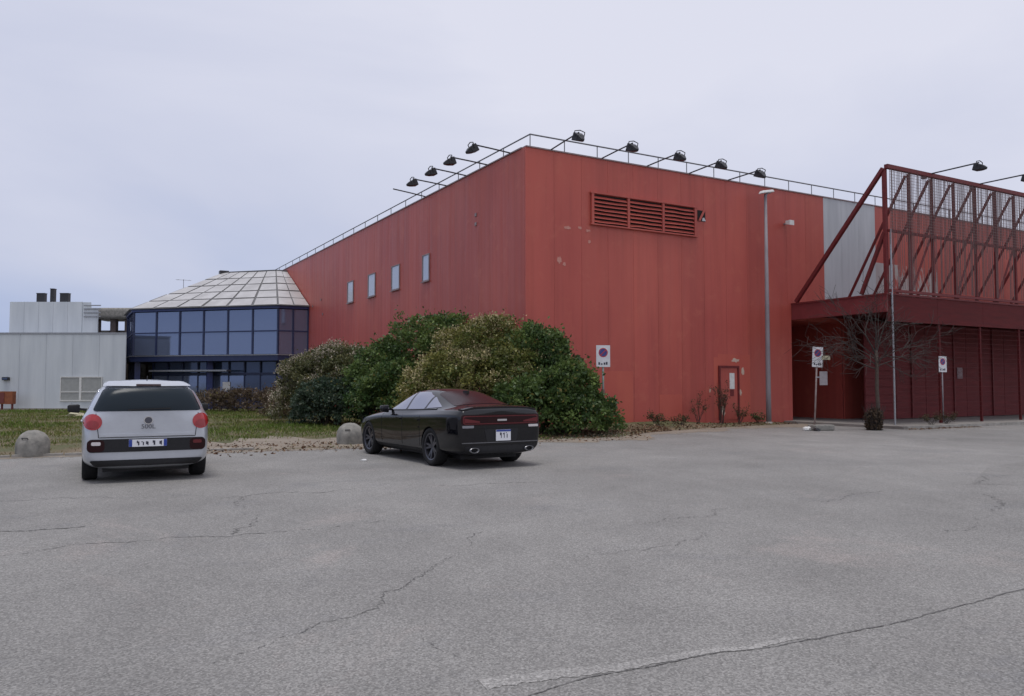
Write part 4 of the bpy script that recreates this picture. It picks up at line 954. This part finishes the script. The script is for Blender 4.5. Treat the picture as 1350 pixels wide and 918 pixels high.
# ------------------------------------------------------------ shrubs
def shrub(name, label, lobes, n, base, var, size, group, blossom=None, seed=1, asp=.28, stems=7):
    """lobes: (x, y, z, rx, ry, rz) in world metres; leaves fill the outer shell of the lumpy lobes"""
    cx = sum(l[0] for l in lobes) / len(lobes); cy = sum(l[1] for l in lobes) / len(lobes)
    t_ = thing(name, label, 'shrub', (cx, cy, 0), 0, group); n = int(n * 1.3)
    A = np.array(lobes); area = (A[:, 3] * A[:, 5] + A[:, 4] * A[:, 5] + A[:, 3] * A[:, 4]); pick = RNG.choice(len(A), size=n, p=area / area.sum())
    d = unit(RNG.normal(size=(n, 3))); low = d[:, 2] < -.35; d[low, 2] *= -1; Lb = A[pick]
    world_dir = d * Lb[:, 3:6]
    C0 = Lb[:, :3]
    bumpy = 1 + .17 * lump(C0 + world_dir, 1.7 + seed * .05) + .10 * lump(C0 + world_dir, 4.3)
    # leaves sit in tufts: each tuft a small dome of leaves on the lumpy surface; a quarter of them fill the inside
    per = 55; nc = n // per + 1; own = np.minimum(np.arange(n) // per, nc - 1); first = np.minimum(own * per, n - 1)
    cen = C0[first] + world_dir[first] * (bumpy[first] * (1 - .5 * np.abs(RNG.normal(size=nc))[own] * .16))[:, None]
    cr_ = (RNG.uniform(.12, .30, nc))[own][:, None]; cd_ = unit(d[first])
    loc_ = unit(RNG.normal(size=(n, 3)) + cd_ * .9) * (RNG.random((n, 1)) ** .4)
    P = cen + loc_ * cr_ * np.array([1.15, 1.15, .8]); ctone = RNG.normal(size=nc)[own] * .34
    deep = RNG.random(n) < .25; P[deep] = (C0 + world_dir * (RNG.uniform(.45, .92, n) * bumpy)[:, None])[deep]
    dl = unit(loc_ + cd_ * .5); dl[deep] = d[deep]; pick = np.where(deep, pick, pick[first]); d = dl
    sh = RNG.random(n) < .025; P[sh] += d[sh] * RNG.uniform(.05, .30, (sh.sum(), 1)) + np.array([0, 0, .05])
    # drop leaves deep inside a neighbour lobe
    keep = P[:, 2] > .03
    for k in range(len(A)):
        q = (P - A[k, :3]) / A[k, 3:6]; keep &= ~((np.linalg.norm(q, axis=1) < .66) & (pick != k) & (RNG.random(len(P)) < .65))
    # ragged holes
    keep &= lump(P + 7.1, 3.1) > -.95
    P = P[keep]; d = d[keep]; ctone = ctone[keep]; m = len(P)
    D = unit(d * .75 + RNG.normal(size=(m, 3)) * .75 + np.array([0, 0, -.12]))
    tone = np.clip(.45 + .35 * lump(P * 1.0 + 3.3, 1.6) + ctone, 0, 1.25)[:, None]; rnd = RNG.random((m, 1))
    tint = np.array(base) * (1 - tone) + np.array(var) * tone; tint = tint * (.9 + 1.25 * rnd)
    yel = RNG.random(m) < .03; tint[yel] = np.array((.20, .17, .05)) * RNG.uniform(.7, 1.2, (yel.sum(), 1))
    sz = size * RNG.uniform(.6, 1.35, m)
    P0 = P - np.array([cx, cy, 0])
    link('foliage', leaf_mesh('foliage', P0, D, sz, asp, tint), LEAF, t_)
    if blossom:
        col, cnt, hi = blossom
        idx = np.where((d[:, 2] > -.1) & (lump(P + 1.7, 2.2) > hi))[0]
        if len(idx):
            c = RNG.choice(idx, size=cnt); k = 7
            Q = np.repeat(P0[c] + d[c] * .05, k, 0) + RNG.normal(size=(cnt * k, 3)) * .05
            DD = unit(np.repeat(d[c], k, 0) + RNG.normal(size=(cnt * k, 3)) * .6 + np.array([0, 0, .3]))
            tt = np.array(col) * RNG.uniform(.6, 1.25, (cnt * k, 1))
            link('blossom', leaf_mesh('blossom', Q, DD, .055 * RNG.uniform(.6, 1.4, cnt * k), .34, tt), DRYM, t_)
    m_ = MB(); rs = random.Random(seed)
    for i in range(stems):
        l = rs.choice(lobes); a = Vector((cx + rs.uniform(-.5, .5) * l[3] - cx, cy + rs.uniform(-.4, .4) * l[4] - cy, -.05)); b = Vector((l[0] - cx, l[1] - cy, l[2] + l[5] * .5)) + Vector((rs.uniform(-.5, .5), rs.uniform(-.5, .5), 0))
        m_.tube([a, a.lerp(b, .5) + Vector((rs.uniform(-.2, .2), rs.uniform(-.2, .2), .1)), b], [.05, .035, .012], 6)
    m_.build('stems', STEM, t_, True)
    return t_
GRP = 'big shrubs against the warehouse corner'
DG1, DG2 = (.030, .056, .018), (.090, .130, .036)
shrub('laurel_shrub', 'dark green dense shrub at the right end, behind the parking sign',
      [(1.5, 25.0, 1.2, 1.2, 1.3, 1.3), (.7, 25.6, 1.9, 1.25, 1.2, 1.5), (2.4, 24.75, .55, .9, .9, .8), (.6, 24.0, .8, 1.2, 1.0, 1.0), (1.9, 24.2, .5, 1.0, .8, .75)],
      34000, DG1, DG2, .115, GRP, None, 1)
shrub('olive_shrub', 'tallest olive yellow shrub with pale flower heads above the black car',
      [(-.75, 26.0, 2.15, 1.35, 1.3, 1.55), (-1.75, 26.0, 1.6, 1.3, 1.2, 1.5), (-.9, 25.0, 1.2, 1.5, 1.1, 1.3), (.1, 24.9, 1.5, .95, .9, 1.2), (-2.5, 25.6, 1.0, 1.1, 1.0, 1.1)],
      34000, (.062, .080, .020), (.165, .155, .045), .095, GRP, ((.50, .43, .24), 2600, .0), 2)
shrub('laurel_shrub', 'dark green rounded shrub behind and left of the olive one',
      [(-3.3, 28.6, 2.2, 1.5, 1.3, 1.65), (-2.2, 28.2, 2.3, 1.4, 1.2, 1.6), (-4.4, 28.6, 1.6, 1.3, 1.2, 1.5), (-3.7, 27.2, 1.1, 1.3, 1.0, 1.2), (-4.7, 27.6, .9, 1.0, .9, 1.0), (-2.6, 26.9, .9, 1.2, .9, 1.1), (-5.0, 28.4, 1.2, .9, .9, 1.2), (-4.2, 28.0, .9, .9, .8, 1.1), (-3.4, 26.6, .6, .9, .7, .8)],
      38000, (.030, .060, .018), (.100, .140, .040), .11, GRP, None, 3)
shrub('flowering_shrub', 'grey green shrub with faded cream blossom at the left end of the thicket',
      [(-7.1, 31.2, 1.75, 1.3, 1.2, 1.35), (-8.1, 31.8, 1.5, 1.1, 1.1, 1.25), (-6.2, 30.6, 1.7, 1.1, 1.0, 1.35), (-8.6, 31.6, .7, .8, .8, .85), (-5.5, 29.9, 1.5, 1.0, 1.0, 1.3)],
      30000, (.055, .066, .028), (.125, .118, .055), .095, GRP, ((.50, .44, .35), 1900, -.05), 4)
shrub('low_shrub', 'low blue green shrub in front at the left end of the thicket',
      [(-6.6, 29.3, .7, 1.1, .9, .95), (-5.6, 28.7, .75, 1.0, .9, .95), (-7.4, 29.8, .5, .7, .7, .65)],
      15000, (.022, .040, .024), (.055, .075, .048), .105, GRP, None, 5)
shrub('red_leaf_shrub', 'dark red leafy sprigs showing above the top of the shrubs',
      [(-.85, 27.3, 3.25, .38, .3, .55), (-1.25, 27.4, 3.2, .3, .3, .5), (-1.0, 27.3, 2.6, .3, .3, .6)], 2200, (.075, .012, .016), (.13, .022, .024), .10, None, None, 6, stems=4)
# dry brown planting in front of the pavilion
shrub('dry_shrub', 'straggly brown dry shrub before the pavilion ground floor',
      [(-14.6, 44.3, .55, 1.6, .8, .75), (-12.2, 43.6, .7, 1.5, .8, .9), (-16.8, 44.9, .5, 1.2, .7, .65)], 6500, (.06, .045, .03), (.105, .08, .055), .13, None, None, 7)
shrub('dry_shrub', 'small tan twiggy shrub left of the flowering shrub', [(-10.6, 37.2, .5, 1.1, .7, .6), (-9.8, 35.6, .45, .8, .7, .6)], 4200, (.075, .055, .035), (.12, .09, .06), .11, None, None, 8)

# ------------------------------------------------------------ bare tree and twigs
def branches(mb, p, d, L, r, lvl, rnd, droop):
    segs = 4; pts = [p]; rs = [r]; cur = Vector(p); dd = Vector(d)
    for i in range(segs):
        dd = (dd + Vector((rnd.uniform(-.16, .16), rnd.uniform(-.16, .16), rnd.uniform(-.1, .1) + droop * (1 if lvl > 1 else 0)))).normalized()
        cur = cur + dd * L / segs; pts.append(cur.copy()); rs.append(max(r * (1 - .55 * (i + 1) / segs), .0055))
    mb.tube(pts, rs, 6 if lvl < 2 else 4, False)
    if lvl >= 5: return
    for k in range(rnd.randint(3, 5) if lvl < 4 else rnd.randint(2, 4)):
        i = rnd.randint(1, segs); q = pts[i]
        a = rnd.uniform(0, 6.28); side = dd.orthogonal().normalized(); side = (Matrix.Rotation(a, 3, dd) @ side)
        nd = (dd * rnd.uniform(.7, 1) + side * rnd.uniform(.5, .95)).normalized()
        branches(mb, q, nd, L * rnd.uniform(.55, .78), rs[i] * .66, lvl + 1, rnd, droop)
TL = Vector((12.70, 27.75, 0)); rnd = random.Random(21)
bt = thing('bare_tree', 'small leafless tree with spreading twigs before the entrance canopy', 'tree', TL)
MB().tube([(0, 0, -.1), (.0, 0, .5), (-.03, .02, 1.4), (-.02, 0, 2.3), (-.04, .02, 2.75)], [.10, .075, .062, .055, .05], 9).build('trunk', BARK, bt, True)
mb = MB()
for k, (z, dx, dy, dz, L, r) in enumerate(((2.1, -.95, -.1, .32, 1.55, .026), (2.25, -.75, .4, .62, 1.5, .028), (2.4, .85, -.2, .5, 1.35, .024), (2.6, -.35, -.2, 1, 1.5, .03), (2.62, .45, .3, 1, 1.45, .028), (2.5, -.9, -.5, .5, 1.55, .026), (2.2, .9, .3, .35, 1.3, .022), (2.62, 0, .1, 1, 1.5, .03), (2.3, .2, -.9, .6, 1.2, .024), (2.4, -.2, .9, .6, 1.2, .024))):
    branches(mb, Vector((-.03, .01, z)), Vector((dx, dy, dz)).normalized(), L, r, 2, rnd, .015)
mb.build('crown', TWIG, bt)
stp = thing('dry_shoots', 'clump of dry brown shoots round the foot of the bare tree', 'shrub', TL + Vector((-.22, -.12, 0)))
mb = MB()
for i in range(130):
    a = rnd.uniform(0, 6.28); q = rnd.uniform(.02, .24); h = rnd.uniform(.3, .95)
    mb.tube([(q * math.cos(a), q * math.sin(a), -.03), (q * 1.1 * math.cos(a) + rnd.uniform(-.06, .06), q * 1.1 * math.sin(a) + rnd.uniform(-.06, .06), h * .6), (q * 1.4 * math.cos(a) + rnd.uniform(-.14, .14), q * 1.4 * math.sin(a), h)], [.012, .008, .003], 4, False)
mb.build('shoots', TWIG, stp)
n = 1500; a = RNG.uniform(0, 6.28, n); q = np.sqrt(RNG.random(n)) * .30; Pn = np.stack([q * np.cos(a), q * np.sin(a), RNG.uniform(0, .85, n) * (1 - .3 * q / .3)], 1)
link('dry_leaves', leaf_mesh('dry_leaves', Pn, unit(RNG.normal(size=(n, 3))), RNG.uniform(.04, .1, n), .3, np.array((.075, .052, .034)) * RNG.uniform(.5, 1.5, (n, 1))), DRYM, stp)
# straggly weeds along the foot of the wall
def weed(label, loc, h, cnt, seed, green=.0, spread=.35):
    r_ = random.Random(seed); t_ = thing('dry_weed', label, 'weed', loc, 0, 'weeds along the foot of the wall'); m_ = MB(); tips = []
    for i in range(cnt):
        a = r_.uniform(0, 6.28); b = Vector((r_.uniform(-.08, .08), r_.uniform(-.05, .05), -.03)); c = Vector((spread * r_.uniform(-1, 1), spread * .4 * r_.uniform(-1, 1), h * r_.uniform(.4, 1)))
        mid = b.lerp(c, .55) + Vector((r_.uniform(-.05, .05), 0, .05)); m_.tube([b, mid, c], [.008, .006, .003], 4, False)
        for k in range(4):
            p = mid.lerp(c, r_.random()); e = p + Vector((r_.uniform(-.16, .16), r_.uniform(-.1, .1), r_.uniform(-.02, .16))); m_.tube([p, e], [.004, .002], 3, False); tips += [e, p]
    m_.build('stalks', TWIG, t_)
    k = len(tips) * 4; Pn = np.array([list(p) for p in tips]).repeat(4, 0) + RNG.normal(size=(k, 3)) * .035
    c_ = np.array((.085, .06, .038)) * (1 - green) + np.array((.05, .085, .025)) * green
    link('leaves', leaf_mesh('leaves', Pn, unit(RNG.normal(size=(k, 3))), RNG.uniform(.03, .075, k), .3, c_ * RNG.uniform(.5, 1.5, (k, 1))), DRYM, t_)
for i, (x, y, h, c, g_, lab) in enumerate(((7.2, -.45, 1.25, 9, .2, 'pale straggly weed left of the red steel door'), (8.35, -.45, 1.7, 16, .1, 'tallest dark dry weed beside the door frame'), (9.25, -.5, .8, 9, .3, 'short dry weed in front of the red steel door'),
        (10.1, -.6, .45, 12, .8, 'low green weed between door and street lamp'), (4.6, -1.2, .4, 14, .5, 'low weed at the right foot of the dark green shrub'), (5.9, -.9, .3, 10, .4, 'small weed at the middle of the bare wall foot'), (14.3, -5.0, .45, 9, .2, 'low dry weed right of the bare tree'), (15.6, -4.75, .35, 9, .2, 'low dry weed by the boarded front before the thin sign'))):
    p = W(x, y, .1 if x > 12 else max(vh(x, y) - .02, 0)); weed(lab, p, h, c, 70 + i, g_)

# ------------------------------------------------------------ grass and fallen leaves (uncountable)
n = 150000
x = RNG.uniform(-36, -1.2, n); u = RNG.random(n) ** 1.5; e0 = np.interp(x, [a[0] for a in EDGE], [a[1] for a in EDGE]); y = e0 + .05 + u * 34
wx = CX + EX.x * x + EY.x * y; wy = CY + EX.y * x + EY.y * y
cl = lump(np.stack([wx, wy, 0 * wx], 1), .55) + .5 * lump(np.stack([wx, wy, 0 * wx + 3], 1), 1.9)
dist = y - e0; bare = np.where(x > -11.5, np.exp(-((dist - 1.4) / 1.8) ** 2) * 1.25, np.exp(-((dist - .9) / .8) ** 2) * .2)
keep = (cl - bare * 1.2 + RNG.normal(size=n) * .35 > -.45) & (wy < 49.3)
keep &= ~((x > -9.5) & (y > 26)); keep &= ~((x > -1.8) & (y < 5) & (y > 0))
wx, wy, x, y, cl, dist = [a_[keep] for a_ in (wx, wy, x, y, cl, dist)]; n = len(wx)
gx = np.array([vh(a_, b_) for a_, b_ in zip(x, y)]) - .01
D = unit(np.stack([RNG.normal(size=n) * .55, RNG.normal(size=n) * .55, np.ones(n)], 1)); L = RNG.uniform(.035, .12, n) * (1 + .3 * cl) * np.where(dist > 6, 1.4, 1)
L = np.clip(L, .03, .2)
mixv = np.clip(.6 + .55 * cl + RNG.normal(size=n) * .22, 0, 1)[:, None]
tint = np.array((.23, .185, .085)) * (1 - mixv) + np.array((.105, .165, .028)) * mixv; tint *= RNG.uniform(.65, 1.3, (n, 1))
gs = link('grass', leaf_mesh('grass', np.stack([wx, wy, gx], 1), D, L, .10, tint), GRASSM); tag(gs, 'patchy yellow green winter grass on the verge', 'grass', None, 'stuff')
n = 5200
x = np.concatenate([RNG.uniform(-13, 4.5, n - 1400), RNG.uniform(3, 16, 1400)]); e0 = np.interp(x, [a[0] for a in EDGE], [a[1] for a in EDGE]); y = e0 + np.where(x < 2, RNG.normal(size=n) * .7 + .7, np.abs(RNG.normal(size=n)) * .55 + .0)
y = np.where(x > 12.2, -5.5 + np.abs(RNG.normal(size=n)) * .4 - .3, y)
k_ = ~((x > 12.1) & (y > -5.5)); x, y, e0 = x[k_], y[k_], e0[k_]; n = len(x)
P = np.stack([CX + EX.x * x + EY.x * y, CY + EX.y * x + EY.y * y, [(.012 if (b_ < e_ or a_ > 11.6) else vh(a_, b_) + .012) for a_, b_, e_ in zip(x, y, e0)]], 1)
D = unit(np.stack([RNG.normal(size=n), RNG.normal(size=n), np.abs(RNG.normal(size=n)) * .25], 1)); col = np.array(((.16, .085, .05), (.22, .14, .085), (.10, .06, .04), (.30, .22, .15)))[RNG.integers(0, 4, n)]
fl = link('fallen_leaves', leaf_mesh('fallen_leaves', P, D, RNG.uniform(.04, .10, n), .32, col * RNG.uniform(.6, 1.2, (n, 1))), DRYM); tag(fl, 'brown fallen leaves scattered along the verge edge', 'leaves', None, 'stuff')
n = 5000                              # stones and crumbs along the broken edge
x = RNG.uniform(-14, 16, n); e0 = np.interp(x, [a[0] for a in EDGE], [a[1] for a in EDGE]); y = e0 + RNG.normal(size=n) * np.where(x < 3, .3, .8) - np.where(x < 3, .05, .5)
y = np.where(x > 11.6, -5.6 - np.abs(RNG.normal(size=n)) * .5, y)
s_ = RNG.uniform(.006, .022, n); Vv = []; Ff = []
for i in range(n):
    p = W(x[i], y[i], .006 if (y[i] < e0[i] or x[i] > 11.6) else vh(x[i], y[i])); s = s_[i]; b = len(Vv)
    for (a_, b_, c_) in ((1, 0, 0), (-.3, .9, 0), (-.7, -.8, 0), (.1, 0, .9)): Vv.append((p.x + a_ * s * random.uniform(.7, 1.4), p.y + b_ * s * random.uniform(.7, 1.4), p.z + c_ * s))
    Ff += [(b, b + 1, b + 3), (b + 1, b + 2, b + 3), (b + 2, b, b + 3)]
m_ = MB(); m_.v = Vv; m_.f = Ff
gv = m_.build('gravel', pbr('gravel_stone', (.34, .31, .28), (.24, .22, .20), 30, .9)); tag(gv, 'loose gravel crumbs along the asphalt edge', 'gravel', None, 'stuff')
